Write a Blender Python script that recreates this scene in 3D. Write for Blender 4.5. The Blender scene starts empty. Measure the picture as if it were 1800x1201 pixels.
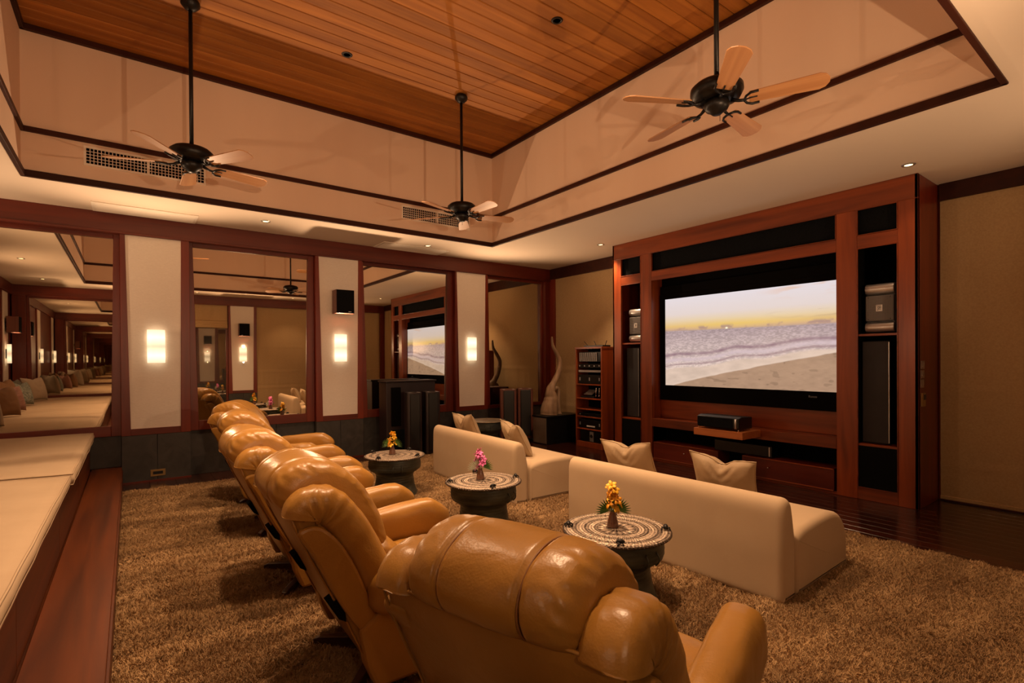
import bpy, math, random
import numpy as np
from mathutils import Vector, Matrix, Euler, noise
random.seed(7)
sc = bpy.context.scene
COL = sc.collection
PI = math.pi

# ------------------------------------------------------------------ camera
cam_d = bpy.data.cameras.new('camera'); cam = bpy.data.objects.new('camera', cam_d); COL.objects.link(cam)
yaw, pitch, roll, FPX, PY = 0.63848, -0.00482, -0.00617, 904.25, 636.48
Fv = Vector((math.sin(yaw)*math.cos(pitch), math.cos(yaw)*math.cos(pitch), math.sin(pitch)))
Rv = Vector((math.cos(yaw), -math.sin(yaw), 0)); Uv = Rv.cross(Fv)
R2 = Rv*math.cos(roll)+Uv*math.sin(roll); U2 = -Rv*math.sin(roll)+Uv*math.cos(roll)
cam.matrix_world = Matrix(((R2.x, U2.x, -Fv.x, 0), (R2.y, U2.y, -Fv.y, 0), (R2.z, U2.z, -Fv.z, 1.45), (0, 0, 0, 1)))
cam_d.sensor_width = 36; cam_d.lens = FPX/1800*36; cam_d.shift_y = (PY-600.5)/1800
cam_d.clip_start = 0.05; cam_d.clip_end = 100
sc.camera = cam

# ------------------------------------------------------------------ world, exposure, sampling
w = bpy.data.worlds.new('world'); sc.world = w; w.use_nodes = True
w.node_tree.nodes['Background'].inputs[0].default_value = (0.02, 0.014, 0.01, 1)
w.node_tree.nodes['Background'].inputs[1].default_value = 0.3
sc.view_settings.view_transform = 'Standard'; sc.view_settings.look = 'None'
sc.view_settings.exposure = 0.27; sc.view_settings.gamma = 1.0
sc.view_settings.use_curve_mapping = False
cy = sc.cycles
cy.max_bounces = 14; cy.diffuse_bounces = 4; cy.glossy_bounces = 12; cy.transmission_bounces = 4
cy.caustics_reflective = False; cy.caustics_refractive = False
cy.sample_clamp_indirect = 4.0; cy.use_denoising = True
cy.use_adaptive_sampling = True; cy.adaptive_threshold = 0.05

WARM = (1.0, 0.63, 0.36)
SCONCE_W, SCONCE_UP, SCONCE_DN, SPOT_W, UP_W, TVGLOW = 1.5, 320.0, 10.0, 440.0, 14.0, 0.88
SHADE_E = 1.5

# ------------------------------------------------------------------ helpers
def lin(r, g, b):
    f = lambda c: (c/255/12.92) if c/255 <= 0.04045 else ((c/255+0.055)/1.055)**2.4
    return (f(r), f(g), f(b), 1)

def newmat(name, base, rough=0.5, metal=0.0, spec=0.5, coat=0.0, emit=None, emit_s=1.0, alpha=None):
    m = bpy.data.materials.new(name); m.use_nodes = True
    p = m.node_tree.nodes['Principled BSDF']
    p.inputs['Base Color'].default_value = base; p.inputs['Roughness'].default_value = rough
    p.inputs['Metallic'].default_value = metal; p.inputs['Specular IOR Level'].default_value = spec
    p.inputs['Coat Weight'].default_value = coat; p.inputs['Coat Roughness'].default_value = 0.22
    if emit: p.inputs['Emission Color'].default_value = emit; p.inputs['Emission Strength'].default_value = emit_s
    return m

def nodes(m):
    nt = m.node_tree
    def N(t, **k):
        n = nt.nodes.new(t)
        for a, v in k.items():
            if a in n.inputs: n.inputs[a].default_value = v
            else: setattr(n, a, v)
        return n
    return nt, N, nt.nodes['Principled BSDF']

def mat_noise(name, c1, c2, scale=(5, 5, 5), rough=0.5, bump=0.0, bscale=None, detail=4, coat=0.0, metal=0.0, spec=0.5, r2=None, bdist=0.01, distortion=0.0, lo=0.3, hi=0.7):
    m = newmat(name, c1, rough, metal, spec, coat)
    nt, N, p = nodes(m)
    tc = N('ShaderNodeTexCoord'); mp = N('ShaderNodeMapping'); mp.inputs['Scale'].default_value = scale
    nt.links.new(tc.outputs['Object'], mp.inputs['Vector'])
    nz = N('ShaderNodeTexNoise'); nz.inputs['Scale'].default_value = 1.0; nz.inputs['Detail'].default_value = detail; nz.inputs['Distortion'].default_value = distortion
    nt.links.new(mp.outputs[0], nz.inputs['Vector'])
    rp = N('ShaderNodeValToRGB'); rp.color_ramp.elements[0].position = lo; rp.color_ramp.elements[1].position = hi
    rp.color_ramp.elements[0].color = c1; rp.color_ramp.elements[1].color = c2
    nt.links.new(nz.outputs['Fac'], rp.inputs[0]); nt.links.new(rp.outputs[0], p.inputs['Base Color'])
    if r2 is not None:
        mr = N('ShaderNodeMapRange'); mr.inputs['To Min'].default_value = rough; mr.inputs['To Max'].default_value = r2
        nt.links.new(nz.outputs['Fac'], mr.inputs[0]); nt.links.new(mr.outputs[0], p.inputs['Roughness'])
    if bump:
        b = N('ShaderNodeBump'); b.inputs['Strength'].default_value = bump; b.inputs['Distance'].default_value = bdist
        if bscale:
            n2 = N('ShaderNodeTexNoise'); n2.inputs['Scale'].default_value = bscale; n2.inputs['Detail'].default_value = 3
            nt.links.new(tc.outputs['Object'], n2.inputs['Vector']); nt.links.new(n2.outputs['Fac'], b.inputs['Height'])
        else: nt.links.new(nz.outputs['Fac'], b.inputs['Height'])
        nt.links.new(b.outputs[0], p.inputs['Normal'])
    return m

def mat_wood(name, c1, c2, axis='y', rough=0.3, coat=0.2, grain=14.0, varied=True, spec=0.5):
    """streaky grain running along one axis, in object space; each piece shifts tone a little"""
    s = {'x': (0.7, grain, grain), 'y': (grain, 0.7, grain), 'z': (grain, grain, 0.7)}[axis]
    m = newmat(name, c1, rough, 0, spec, coat); nt, N, p = nodes(m)
    tc = N('ShaderNodeTexCoord'); mp = N('ShaderNodeMapping'); mp.inputs['Scale'].default_value = s
    oi = N('ShaderNodeObjectInfo'); ml = N('ShaderNodeMath', operation='MULTIPLY'); ml.inputs[1].default_value = 31.0
    nt.links.new(oi.outputs['Random'], ml.inputs[0])
    nt.links.new(tc.outputs['Object'], mp.inputs['Vector'])
    nz = N('ShaderNodeTexNoise'); nz.noise_dimensions = '4D'; nz.inputs['Scale'].default_value = 1.0; nz.inputs['Detail'].default_value = 6; nz.inputs['Distortion'].default_value = 0.6
    nt.links.new(mp.outputs[0], nz.inputs['Vector']); nt.links.new(ml.outputs[0], nz.inputs['W'])
    rp = N('ShaderNodeValToRGB'); rp.color_ramp.elements[0].position = 0.3; rp.color_ramp.elements[1].position = 0.72
    rp.color_ramp.elements[0].color = c1; rp.color_ramp.elements[1].color = c2
    nt.links.new(nz.outputs['Fac'], rp.inputs[0])
    out = rp.outputs[0]
    if varied:
        hs = N('ShaderNodeHueSaturation'); mr = N('ShaderNodeMapRange'); mr.inputs['To Min'].default_value = 0.8; mr.inputs['To Max'].default_value = 1.18
        nt.links.new(oi.outputs['Random'], mr.inputs[0]); nt.links.new(mr.outputs[0], hs.inputs['Value']); nt.links.new(out, hs.inputs['Color']); out = hs.outputs[0]
    nt.links.new(out, p.inputs['Base Color'])
    b = N('ShaderNodeBump'); b.inputs['Strength'].default_value = 0.06; b.inputs['Distance'].default_value = 0.002
    nt.links.new(nz.outputs['Fac'], b.inputs['Height']); nt.links.new(b.outputs[0], p.inputs['Normal'])
    return m

# ---- materials
M = {}
M['plaster'] = mat_noise('plaster', (0.74, 0.62, 0.50, 1), (0.79, 0.67, 0.54, 1), (0.6, 0.6, 0.6), 0.85, spec=0.2)
M['coffer'] = mat_noise('coffer_paint', (0.80, 0.60, 0.45, 1), (0.86, 0.66, 0.50, 1), (1.6, 1.6, 0.25), 0.8, spec=0.2)
M['linen'] = mat_noise('linen_wallcovering', (0.80, 0.73, 0.65, 1), (0.86, 0.79, 0.71, 1), (40, 40, 160), 0.9, bump=0.1, bscale=350, spec=0.15)
M['redwood'] = mat_wood('red_wood', (0.11, 0.011, 0.004, 1), (0.21, 0.026, 0.007, 1), 'z', 0.38, 0.0, 11)
M['redwood_x'] = mat_wood('red_wood_x', (0.085, 0.009, 0.003, 1), (0.17, 0.021, 0.006, 1), 'x', 0.40, 0.0, 11)
M['redwood_y'] = mat_wood('red_wood_y', (0.10, 0.011, 0.004, 1), (0.19, 0.024, 0.007, 1), 'y', 0.38, 0.0, 11)
M['cabwood'] = mat_wood('cabinet_wood', (0.12, 0.018, 0.004, 1), (0.34, 0.068, 0.013, 1), 'z', 0.36, 0.2, 9)
M['cabwood_y'] = mat_wood('cabinet_wood_y', (0.12, 0.018, 0.004, 1), (0.34, 0.068, 0.013, 1), 'y', 0.36, 0.2, 9)
M['orangewood'] = mat_wood('orange_wood', (0.36, 0.10, 0.025, 1), (0.52, 0.17, 0.045, 1), 'y', 0.35, 0.2, 16)
M['rackwood'] = mat_wood('rack_wood', (0.24, 0.045, 0.010, 1), (0.42, 0.09, 0.02, 1), 'z', 0.33, 0.25, 9)
M['trim'] = mat_wood('dark_trim', (0.026, 0.006, 0.003, 1), (0.055, 0.012, 0.004, 1), 'x', 0.55, 0.0, 8, spec=0.25)
M['ceilplank'] = mat_wood('ceiling_plank', (0.26, 0.085, 0.012, 1), (0.46, 0.175, 0.027, 1), 'x', 0.6, 0.0, 12, spec=0.3)
M['ceildark'] = newmat('ceiling_gap', (0.02, 0.006, 0.002, 1), 0.8)
M['floorwood'] = mat_wood('floor_plank', (0.018, 0.004, 0.002, 1), (0.045, 0.010, 0.004, 1), 'y', 0.2, 0.35, 10)
M['deckwood'] = mat_wood('deck_plank', (0.045, 0.010, 0.0025, 1), (0.12, 0.027, 0.004, 1), 'y', 0.42, 0.0, 12, spec=0.25)
M['slate'] = mat_noise('slate_tile', (0.030, 0.028, 0.027, 1), (0.060, 0.055, 0.050, 1), (6, 6, 6), 0.45, bump=0.15, detail=7, bdist=0.01, distortion=1.2)
M['grout'] = newmat('grout', (0.012, 0.011, 0.010, 1), 0.8)
M['mirror'] = newmat('mirror_glass', (0.76, 0.71, 0.62, 1), 0.01, 1.0)
M['darkglass'] = newmat('night_glass', (0.50, 0.48, 0.44, 1), 0.02, 0.9)
M['curtain'] = mat_noise('blind_cloth', (0.46, 0.315, 0.16, 1), (0.53, 0.37, 0.195, 1), (60, 60, 60), 0.9, bump=0.1, bscale=300, spec=0.1)
def leather(name, a, b):
    m = mat_noise(name, a, b, (3, 3, 3), 0.35, coat=0.0, spec=0.55, detail=3)
    nt, N, p = nodes(m)
    tc = N('ShaderNodeTexCoord'); vo = N('ShaderNodeTexVoronoi'); vo.inputs['Scale'].default_value = 170
    nz = N('ShaderNodeTexNoise'); nz.inputs['Scale'].default_value = 7; nz.inputs['Detail'].default_value = 6; nz.inputs['Distortion'].default_value = 0.8
    nt.links.new(tc.outputs['Object'], vo.inputs['Vector']); nt.links.new(tc.outputs['Object'], nz.inputs['Vector'])
    b1 = N('ShaderNodeBump'); b1.inputs['Strength'].default_value = 0.14; b1.inputs['Distance'].default_value = 0.0015
    b2 = N('ShaderNodeBump'); b2.inputs['Strength'].default_value = 0.35; b2.inputs['Distance'].default_value = 0.012
    nt.links.new(vo.outputs['Distance'], b1.inputs['Height']); nt.links.new(nz.outputs['Fac'], b2.inputs['Height'])
    nt.links.new(b1.outputs[0], b2.inputs['Normal']); nt.links.new(b2.outputs[0], p.inputs['Normal'])
    return m
M['leather'] = leather('tan_leather', (0.28, 0.132, 0.021, 1), (0.37, 0.179, 0.032, 1))
M['leather_seam'] = newmat('leather_seam', (0.20, 0.08, 0.02, 1), 0.5)
M['sofa'] = mat_noise('sofa_cloth', (0.46, 0.335, 0.21, 1), (0.51, 0.375, 0.24, 1), (2, 2, 2), 0.85, bump=0.12, bscale=400, spec=0.2)
M['daybed'] = mat_noise('daybed_cloth', (0.45, 0.335, 0.22, 1), (0.50, 0.375, 0.25, 1), (3, 3, 3), 0.85, bump=0.12, bscale=350, spec=0.2)
M['pillow'] = mat_noise('pillow_cloth', (0.36, 0.25, 0.145, 1), (0.43, 0.31, 0.18, 1), (5, 5, 5), 0.6, bump=0.3, bscale=22, spec=0.4, bdist=0.008)
M['pil_beige'] = mat_noise('beige_pillow_cloth', (0.50, 0.44, 0.35, 1), (0.56, 0.49, 0.39, 1), (5, 5, 5), 0.85, bump=0.3, bscale=14, spec=0.2)
M['pil_brown'] = mat_noise('brown_pillow_cloth', (0.17, 0.09, 0.045, 1), (0.22, 0.12, 0.06, 1), (5, 5, 5), 0.8, bump=0.3, bscale=14, spec=0.2)
M['pil_pink'] = mat_noise('mauve_pillow_cloth', (0.20, 0.10, 0.08, 1), (0.28, 0.15, 0.12, 1), (5, 5, 60), 0.8, bump=0.2, bscale=20, spec=0.2)
M['pil_teal'] = mat_noise('teal_pillow_cloth', (0.16, 0.20, 0.18, 1), (0.42, 0.44, 0.38, 1), (25, 25, 25), 0.9, bump=1.0, bscale=60, spec=0.2, bdist=0.03)
M['black'] = newmat('black_lacquer', (0.004, 0.004, 0.005, 1), 0.35)
M['blackcloth'] = mat_noise('black_cloth', (0.004, 0.005, 0.006, 1), (0.008, 0.009, 0.011, 1), (90, 90, 90), 0.9, spec=0.08)
M['matteblack'] = newmat('matte_black', (0.004, 0.0035, 0.0035, 1), 0.9, spec=0.05)
M['blackmetal'] = newmat('black_metal', (0.012, 0.010, 0.009, 1), 0.4, 0.5)
M['darkplum'] = mat_noise('dark_plum_veneer', (0.016, 0.009, 0.009, 1), (0.028, 0.014, 0.013, 1), (8, 8, 1), 0.4)
M['redveneer'] = mat_noise('red_veneer', (0.10, 0.03, 0.02, 1), (0.16, 0.05, 0.03, 1), (20, 20, 1.5), 0.4)
M['silver'] = newmat('silver_metal', (0.60, 0.59, 0.60, 1), 0.32, 0.75)
M['chrome'] = newmat('chrome', (0.8, 0.78, 0.75, 1), 0.15, 1.0)
M['greyplastic'] = newmat('grey_plastic', (0.22, 0.21, 0.21, 1), 0.5)
M['white'] = newmat('white_print', (0.75, 0.73, 0.72, 1), 0.6)
M['whitemetal'] = newmat('white_grille', (0.90, 0.82, 0.70, 1), 0.5)
M['screenlogo'] = newmat('logo_print', (0.25, 0.28, 0.32, 1), 0.5)
M['blade'] = mat_wood('fan_blade_wood', (0.42, 0.19, 0.075, 1), (0.58, 0.30, 0.13, 1), 'x', 0.4, 0.1, 16)
M['bronze'] = mat_noise('dark_bronze', (0.024, 0.028, 0.025, 1), (0.085, 0.095, 0.080, 1), (7, 7, 16), 0.45, bump=0.4, metal=0.5, detail=6, bdist=0.01)
M['root'] = mat_noise('driftwood', (0.17, 0.10, 0.055, 1), (0.32, 0.205, 0.12, 1), (14, 14, 3), 0.6, bump=0.3)
M['darkleg'] = mat_wood('dark_leg_wood', (0.03, 0.012, 0.006, 1), (0.07, 0.028, 0.014, 1), 'x', 0.35, 0.2, 12)
M['vase'] = newmat('smoked_glass', (0.16, 0.075, 0.05, 1), 0.08, 0.2, coat=0.6)
M['orange_petal'] = newmat('orange_petal', (0.85, 0.36, 0.02, 1), 0.5); M['yellow_petal'] = newmat('yellow_petal', (0.90, 0.50, 0.03, 1), 0.5)
M['pink_petal'] = newmat('pink_petal', (0.75, 0.16, 0.42, 1), 0.5)
M['leaf'] = newmat('green_leaf', (0.10, 0.22, 0.04, 1), 0.45); M['paleleaf'] = newmat('pale_leaf', (0.55, 0.60, 0.45, 1), 0.5)
M['shade'] = newmat('sconce_glass', (0.8, 0.75, 0.65, 1), 0.4)
M['gold'] = newmat('brass_plate', (0.45, 0.30, 0.12, 1), 0.35, 0.8)
M['switch'] = newmat('switch_plate', (0.34, 0.26, 0.22, 1), 0.45, 0.3)
M['led'] = newmat('downlight_glass', (0.9, 0.8, 0.6, 1), 0.3, emit=(1, 0.75, 0.45, 1), emit_s=1.2)

def bronze_top():
    """relief rings of a rain drum: concentric bands with a star, as bump and colour, with metal sparkle painted in as speckle"""
    m = newmat('drum_top', (0.30, 0.22, 0.17, 1), 0.36, 0.55); nt, N, p = nodes(m)
    tc = N('ShaderNodeTexCoord'); sx = N('ShaderNodeSeparateXYZ'); nt.links.new(tc.outputs['Object'], sx.inputs[0])
    def mth(op, a, b=None):
        n = N('ShaderNodeMath', operation=op)
        for i, v in enumerate((a, b)):
            if v is None: continue
            if isinstance(v, (int, float)): n.inputs[i].default_value = v
            else: nt.links.new(v, n.inputs[i])
        return n.outputs[0]
    x, y = sx.outputs[0], sx.outputs[1]
    r = mth('SQRT', mth('ADD', mth('MULTIPLY', x, x), mth('MULTIPLY', y, y)))
    th = mth('ARCTAN2', y, x)
    rings = mth('SINE', mth('MULTIPLY', r, 330.0))
    fine = mth('SINE', mth('MULTIPLY', th, 90.0))
    fine2 = mth('MULTIPLY', fine, mth('SINE', mth('MULTIPLY', r, 150.0)))
    star = mth('MULTIPLY', mth('SINE', mth('MULTIPLY', th, 16.0)), 0.55)
    inner = mth('LESS_THAN', r, 0.11)
    h = mth('ADD', mth('MULTIPLY', rings, 0.5), mth('MULTIPLY', fine2, 0.5))
    h = mth('ADD', mth('MULTIPLY', h, mth('SUBTRACT', 1.0, inner)), mth('MULTIPLY', mth('MULTIPLY', star, inner), 1.2))
    nz = N('ShaderNodeTexNoise'); nz.inputs['Scale'].default_value = 75; nt.links.new(tc.outputs['Object'], nz.inputs['Vector'])
    h = mth('ADD', h, mth('MULTIPLY', mth('SINE', mth('MULTIPLY', r, 95.0)), 0.6)); h2 = mth('ADD', h, mth('MULTIPLY', mth('SUBTRACT', nz.outputs['Fac'], 0.45), 2.6))  # noise speckle puts the glints of the metal into the colour too
    rp = N('ShaderNodeValToRGB'); rp.color_ramp.elements[0].position = 0.1; rp.color_ramp.elements[1].position = 0.75
    rp.color_ramp.elements[0].color = (0.05, 0.032, 0.022, 1); rp.color_ramp.elements[1].color = (0.74, 0.58, 0.44, 1)
    mr = mth('MULTIPLY', mth('ADD', h2, 1.0), 0.33); nt.links.new(mr, rp.inputs[0]); nt.links.new(rp.outputs[0], p.inputs['Base Color'])
    b = N('ShaderNodeBump'); b.inputs['Strength'].default_value = 0.9; b.inputs['Distance'].default_value = 0.004
    nt.links.new(h2, b.inputs['Height']); nt.links.new(b.outputs[0], p.inputs['Normal'])
    return m
M['drumtop'] = bronze_top()

# ---- object helpers
def tag(o, label=None, cat=None, group=None, kind=None):
    if label: o['label'] = label
    if cat: o['category'] = cat
    if group: o['group'] = group
    if kind: o['kind'] = kind
    return o
def empty(name, loc=(0, 0, 0), rz=0.0, label=None, cat=None, group=None, parent=None):
    o = bpy.data.objects.new(name, None); COL.objects.link(o); o.location = loc; o.rotation_euler = (0, 0, rz)
    o.empty_display_size = 0.1
    if parent: o.parent = parent
    return tag(o, label, cat, group)
def copy_tree(o, parent=None):
    c = o.copy(); COL.objects.link(c); c.parent = parent
    for ch in list(o.children): copy_tree(ch, c)
    return c

class MB:
    def __init__(s): s.v = []; s.f = []; s.sm = []
    def add(s, vs, fs, smooth=False):
        n = len(s.v); s.v.extend([tuple(map(float, v)) for v in vs]); s.f.extend([tuple(i+n for i in f) for f in fs]); s.sm.extend([smooth]*len(fs)); return s
    def box(s, x0, x1, y0, y1, z0, z1):
        if x0 > x1: x0, x1 = x1, x0
        if y0 > y1: y0, y1 = y1, y0
        if z0 > z1: z0, z1 = z1, z0
        v = [(x, y, z) for z in (z0, z1) for y in (y0, y1) for x in (x0, x1)]
        return s.add(v, [(0, 2, 3, 1), (4, 5, 7, 6), (0, 1, 5, 4), (2, 6, 7, 3), (0, 4, 6, 2), (1, 3, 7, 5)])
    def prism(s, poly, axis, a, b, smooth=False):
        """poly: 2-D points; axis 'y': (x,z) extruded over y; 'x': (y,z) over x; 'z': (x,y) over z"""
        def P(p, t): return {'y': (p[0], t, p[1]), 'x': (t, p[0], p[1]), 'z': (p[0], p[1], t)}[axis]
        n = len(poly); v = [P(p, a) for p in poly]+[P(p, b) for p in poly]
        f = [tuple(range(n)), tuple(range(2*n-1, n-1, -1))]
        s.add(v, f)
        s.add(v, [(i, i+n, (i+1) % n+n, (i+1) % n) for i in range(n)], smooth)
        return s
    def lathe(s, prof, seg=32, cx=0, cy=0, smooth=True, cap=True):
        v = []; f = []
        for r, z in prof:
            for k in range(seg):
                a = 2*PI*k/seg; v.append((cx+r*math.cos(a), cy+r*math.sin(a), z))
        for i in range(len(prof)-1):
            for k in range(seg):
                f.append((i*seg+k, i*seg+(k+1) % seg, (i+1)*seg+(k+1) % seg, (i+1)*seg+k))
        s.add(v, f, smooth)
        if cap:
            s.add(v[:seg], [tuple(range(seg-1, -1, -1))]); s.add(v[-seg:], [tuple(range(seg))])
        return s
    def tube(s, pts, rad, seg=8, smooth=True, flat=None):
        """round tube; rad number or list; flat=(axis vector scale) unused"""
        pts = [Vector(p) for p in pts]; n = len(pts)
        if not hasattr(rad, '__len__'): rad = [rad]*n
        v = []; up = Vector((0.13, 0.21, 0.97))
        t0 = (pts[1]-pts[0]).normalized(); a = t0.cross(up)
        if a.length < 0.1: a = t0.cross(Vector((1, 0, 0)))
        a.normalize()
        for i in range(n):
            t = (pts[min(i+1, n-1)]-pts[max(i-1, 0)]).normalized()
            a = (a-t*a.dot(t)).normalized(); b = t.cross(a)
            for k in range(seg):
                an = 2*PI*k/seg; v.append(pts[i]+(a*math.cos(an)+b*math.sin(an))*rad[i])
        f = [(i*seg+k, i*seg+(k+1) % seg, (i+1)*seg+(k+1) % seg, (i+1)*seg+k) for i in range(n-1) for k in range(seg)]
        s.add(v, f, smooth); s.add(v[:seg], [tuple(range(seg-1, -1, -1))], smooth); s.add(v[-seg:], [tuple(range(seg))], smooth)
        return s
    def grid(s, P, nu, nv, closed_u=False, closed_v=False, smooth=True, caps=False):
        """P(i,j)->point. closed_u wraps i."""
        v = [P(i, j) for i in range(nu) for j in range(nv)]; f = []
        for i in range(nu if closed_u else nu-1):
            for j in range(nv if closed_v else nv-1):
                i2, j2 = (i+1) % nu, (j+1) % nv
                f.append((i*nv+j, i2*nv+j, i2*nv+j2, i*nv+j2))
        s.add(v, f, smooth)
        if caps and closed_v:
            s.add([P(0, j) for j in range(nv)], [tuple(range(nv))], smooth)
            s.add([P(nu-1, j) for j in range(nv)], [tuple(range(nv-1, -1, -1))], smooth)
        return s
    def build(s, name, mat, parent=None, loc=None, rot=None, bevel=0, fix=True, kind=None, label=None):
        me = bpy.data.meshes.new(name); me.from_pydata(s.v, [], s.f); 
        me.polygons.foreach_set('use_smooth', s.sm)
        me.materials.append(M[mat] if isinstance(mat, str) else mat)
        if fix:
            import bmesh
            bm = bmesh.new(); bm.from_mesh(me); bmesh.ops.remove_doubles(bm, verts=bm.verts, dist=1e-5); bmesh.ops.recalc_face_normals(bm, faces=bm.faces); bm.to_mesh(me); bm.free()
        me.update()
        o = bpy.data.objects.new(name, me); COL.objects.link(o)
        if parent: o.parent = parent
        if loc: o.location = loc
        if rot: o.rotation_euler = rot
        if bevel:
            b = o.modifiers.new('b', 'BEVEL'); b.width = bevel; b.segments = 2; b.limit_method = 'ANGLE'; b.angle_limit = 0.7
        if kind: o['kind'] = kind
        if label: o['label'] = label
        return o

def catmull(pts, n, closed=False):
    pts = [np.array(p, float) for p in pts]; m = len(pts); out = []
    segs = m if closed else m-1
    for q in range(n):
        t = q/(n if closed else n-1)*segs; i = min(int(t), segs-1); u = t-i
        g = (lambda k: pts[k % m]) if closed else (lambda k: pts[max(0, min(m-1, k))])
        p0, p1, p2, p3 = g(i-1), g(i), g(i+1), g(i+2)
        out.append(0.5*((2*p1)+(-p0+p2)*u+(2*p0-5*p1+4*p2-p3)*u*u+(-p0+3*p1-3*p2+p3)*u**3))
    return out

# ------------------------------------------------------------------ room numbers
YP, YR, YB = 7.6, 7.72, 7.80        # mirror wall: pilaster face, recess face, backing
XB, XC = 6.59, 5.98                 # screen wall, cabinet front
HS, HT = 3.19, 4.60                 # soffit, timber ceiling
CX0, CX1, CY0, CY1 = -0.80, 4.49, 0.746, 6.54
XW, YD = -2.10, -0.31               # bench wall face, wall behind the camera

# ------------------------------------------------------------------ lamps' light (each lamp's own light is in its builder)
def point(name, loc, W, r=0.05, col=WARM, parent=None):
    l = bpy.data.lights.new(name, 'POINT'); l.energy = W; l.color = col; l.shadow_soft_size = r
    o = bpy.data.objects.new(name, l); COL.objects.link(o); o.location = loc
    if parent: o.parent = parent
    return o
def spot(name, loc, target, W, ang=70, blend=0.6, r=0.03, col=WARM, parent=None):
    l = bpy.data.lights.new(name, 'SPOT'); l.energy = W; l.color = col; l.shadow_soft_size = r
    l.spot_size = math.radians(ang); l.spot_blend = blend
    o = bpy.data.objects.new(name, l); COL.objects.link(o); o.location = loc
    d = Vector(target)-Vector(loc); o.rotation_euler = d.to_track_quat('-Z', 'Y').to_euler()
    return o

# ================================================================== SHELL
# floor: planks run along y
fl = MB().box(-0.09, XB+0.1, YD-0.2, YB, -0.08, -0.024).build('floor', 'grout'); fl['kind'] = 'structure'
pw = 0.13; x = -0.085; pm = None; i = 0
plank_mesh = {}
def plank(name, mat, L, wd, th, axis, loc, parent):
    key = (mat, round(L, 3), round(wd, 3), axis)
    if key not in plank_mesh:
        b = MB(); e = 0.0008 if mat == 'floorwood' else 0.002
        if axis == 'y':
            b.prism([(e, 0), (wd-e, 0), (wd-e, th-e), (wd-2*e, th), (2*e, th), (e, th-e)], 'y', 0, L)
        else:
            b.prism([(e, 0), (wd-e, 0), (wd-e, th-e), (wd-2*e, th), (2*e, th), (e, th-e)], 'x', 0, L)
        plank_mesh[key] = b.build(name, mat, parent, loc=loc); return plank_mesh[key]
    o = plank_mesh[key].copy(); COL.objects.link(o); o.parent = parent; o.location = loc; return o
while x < XB:
    plank('plank', 'floorwood', YB-YD+0.3, pw, 0.024, 'y', (x, YD-0.2, -0.024), fl); x += pw
# raised deck on the bench side
dk = MB().box(XW-0.1, -0.087, YD-0.2, YB, -0.05, 0.172).build('floor', 'deckwood'); dk['kind'] = 'structure'
MB().box(-0.0955, -0.079, YD-0.2, YR, 0.0, 0.1725).build('step_riser', 'deckwood', dk)
plank('plank', 'deckwood', YB-YD, 0.285, 0.028, 'y', (-0.3715, YD-0.1, 0.172), dk)

# ceiling: soffit ring, coffer walls, timber planks
ce = MB()
for (a, b, c, d) in ((XW-0.1, XB+0.1, YD-0.2, CY0), (XW-0.1, XB+0.1, CY1, YB), (XW-0.1, CX0, CY0, CY1), (CX1, XB+0.1, CY0, CY1)):
    ce.box(a, b, c, d, HS, HS+0.06)
ceil = ce.build('ceiling', 'plaster'); ceil['kind'] = 'structure'
cw = MB()
t = 0.05
cw.box(CX0-t, CX1+t, CY1, CY1+t, HS+0.055, HT+0.05); cw.box(CX0-t, CX1+t, CY0-t, CY0, HS+0.055, HT+0.05)
cw.box(CX0-t, CX0, CY0, CY1, HS+0.055, HT+0.05); cw.box(CX1, CX1+t, CY0, CY1, HS+0.055, HT+0.05)
cw.build('coffer_wall', 'coffer', ceil)
MB().box(CX0-t, CX1+t, CY0-t, CY1+t, HT+0.026, HT+0.07).build('ceiling_backing', 'ceildark', ceil)
n = 38; pw = (CY1-CY0)/n; PL = CX1-CX0
pmesh = None
for k in range(n):
    y0 = CY0+k*pw
    if pmesh is None:
        e = 0.004
        b = MB().prism([(e, 0.028), (pw-e, 0.028), (pw-e, 0.008), (pw-2.2*e, 0), (2.2*e, 0), (e, 0.008)], 'x', 0, PL)
        pmesh = b.build('plank', 'ceilplank', ceil, loc=(CX0, y0, HT)); 
    else:
        o = pmesh.copy(); COL.objects.link(o); o.parent = ceil; o.location = (CX0, y0, HT)
def rect_trim(name, z0, z1, inset, mat='trim'):
    """a timber strip running round the coffer"""
    root = empty(name); root['kind'] = 'structure'
    d = inset
    MB().box(CX0, CX1, CY1-d, CY1+0.004, z0, z1).build('rail', mat, root, bevel=0.004)
    MB().box(CX0, CX1, CY0-0.004, CY0+d, z0, z1).build('rail', mat, root, bevel=0.004)
    MB().box(CX0-0.004, CX0+d, CY0, CY1, z0, z1).build('rail', 'trim', root, bevel=0.004)
    MB().box(CX1-d, CX1+0.004, CY0, CY1, z0, z1).build('rail', 'trim', root, bevel=0.004)
rect_trim('trim_1', HS-0.012, HS+0.05, 0.03)
rect_trim('trim_2', 3.60, 3.65, 0.025)
rect_trim('trim_3', HT-0.06, HT-0.004, 0.035)

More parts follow.
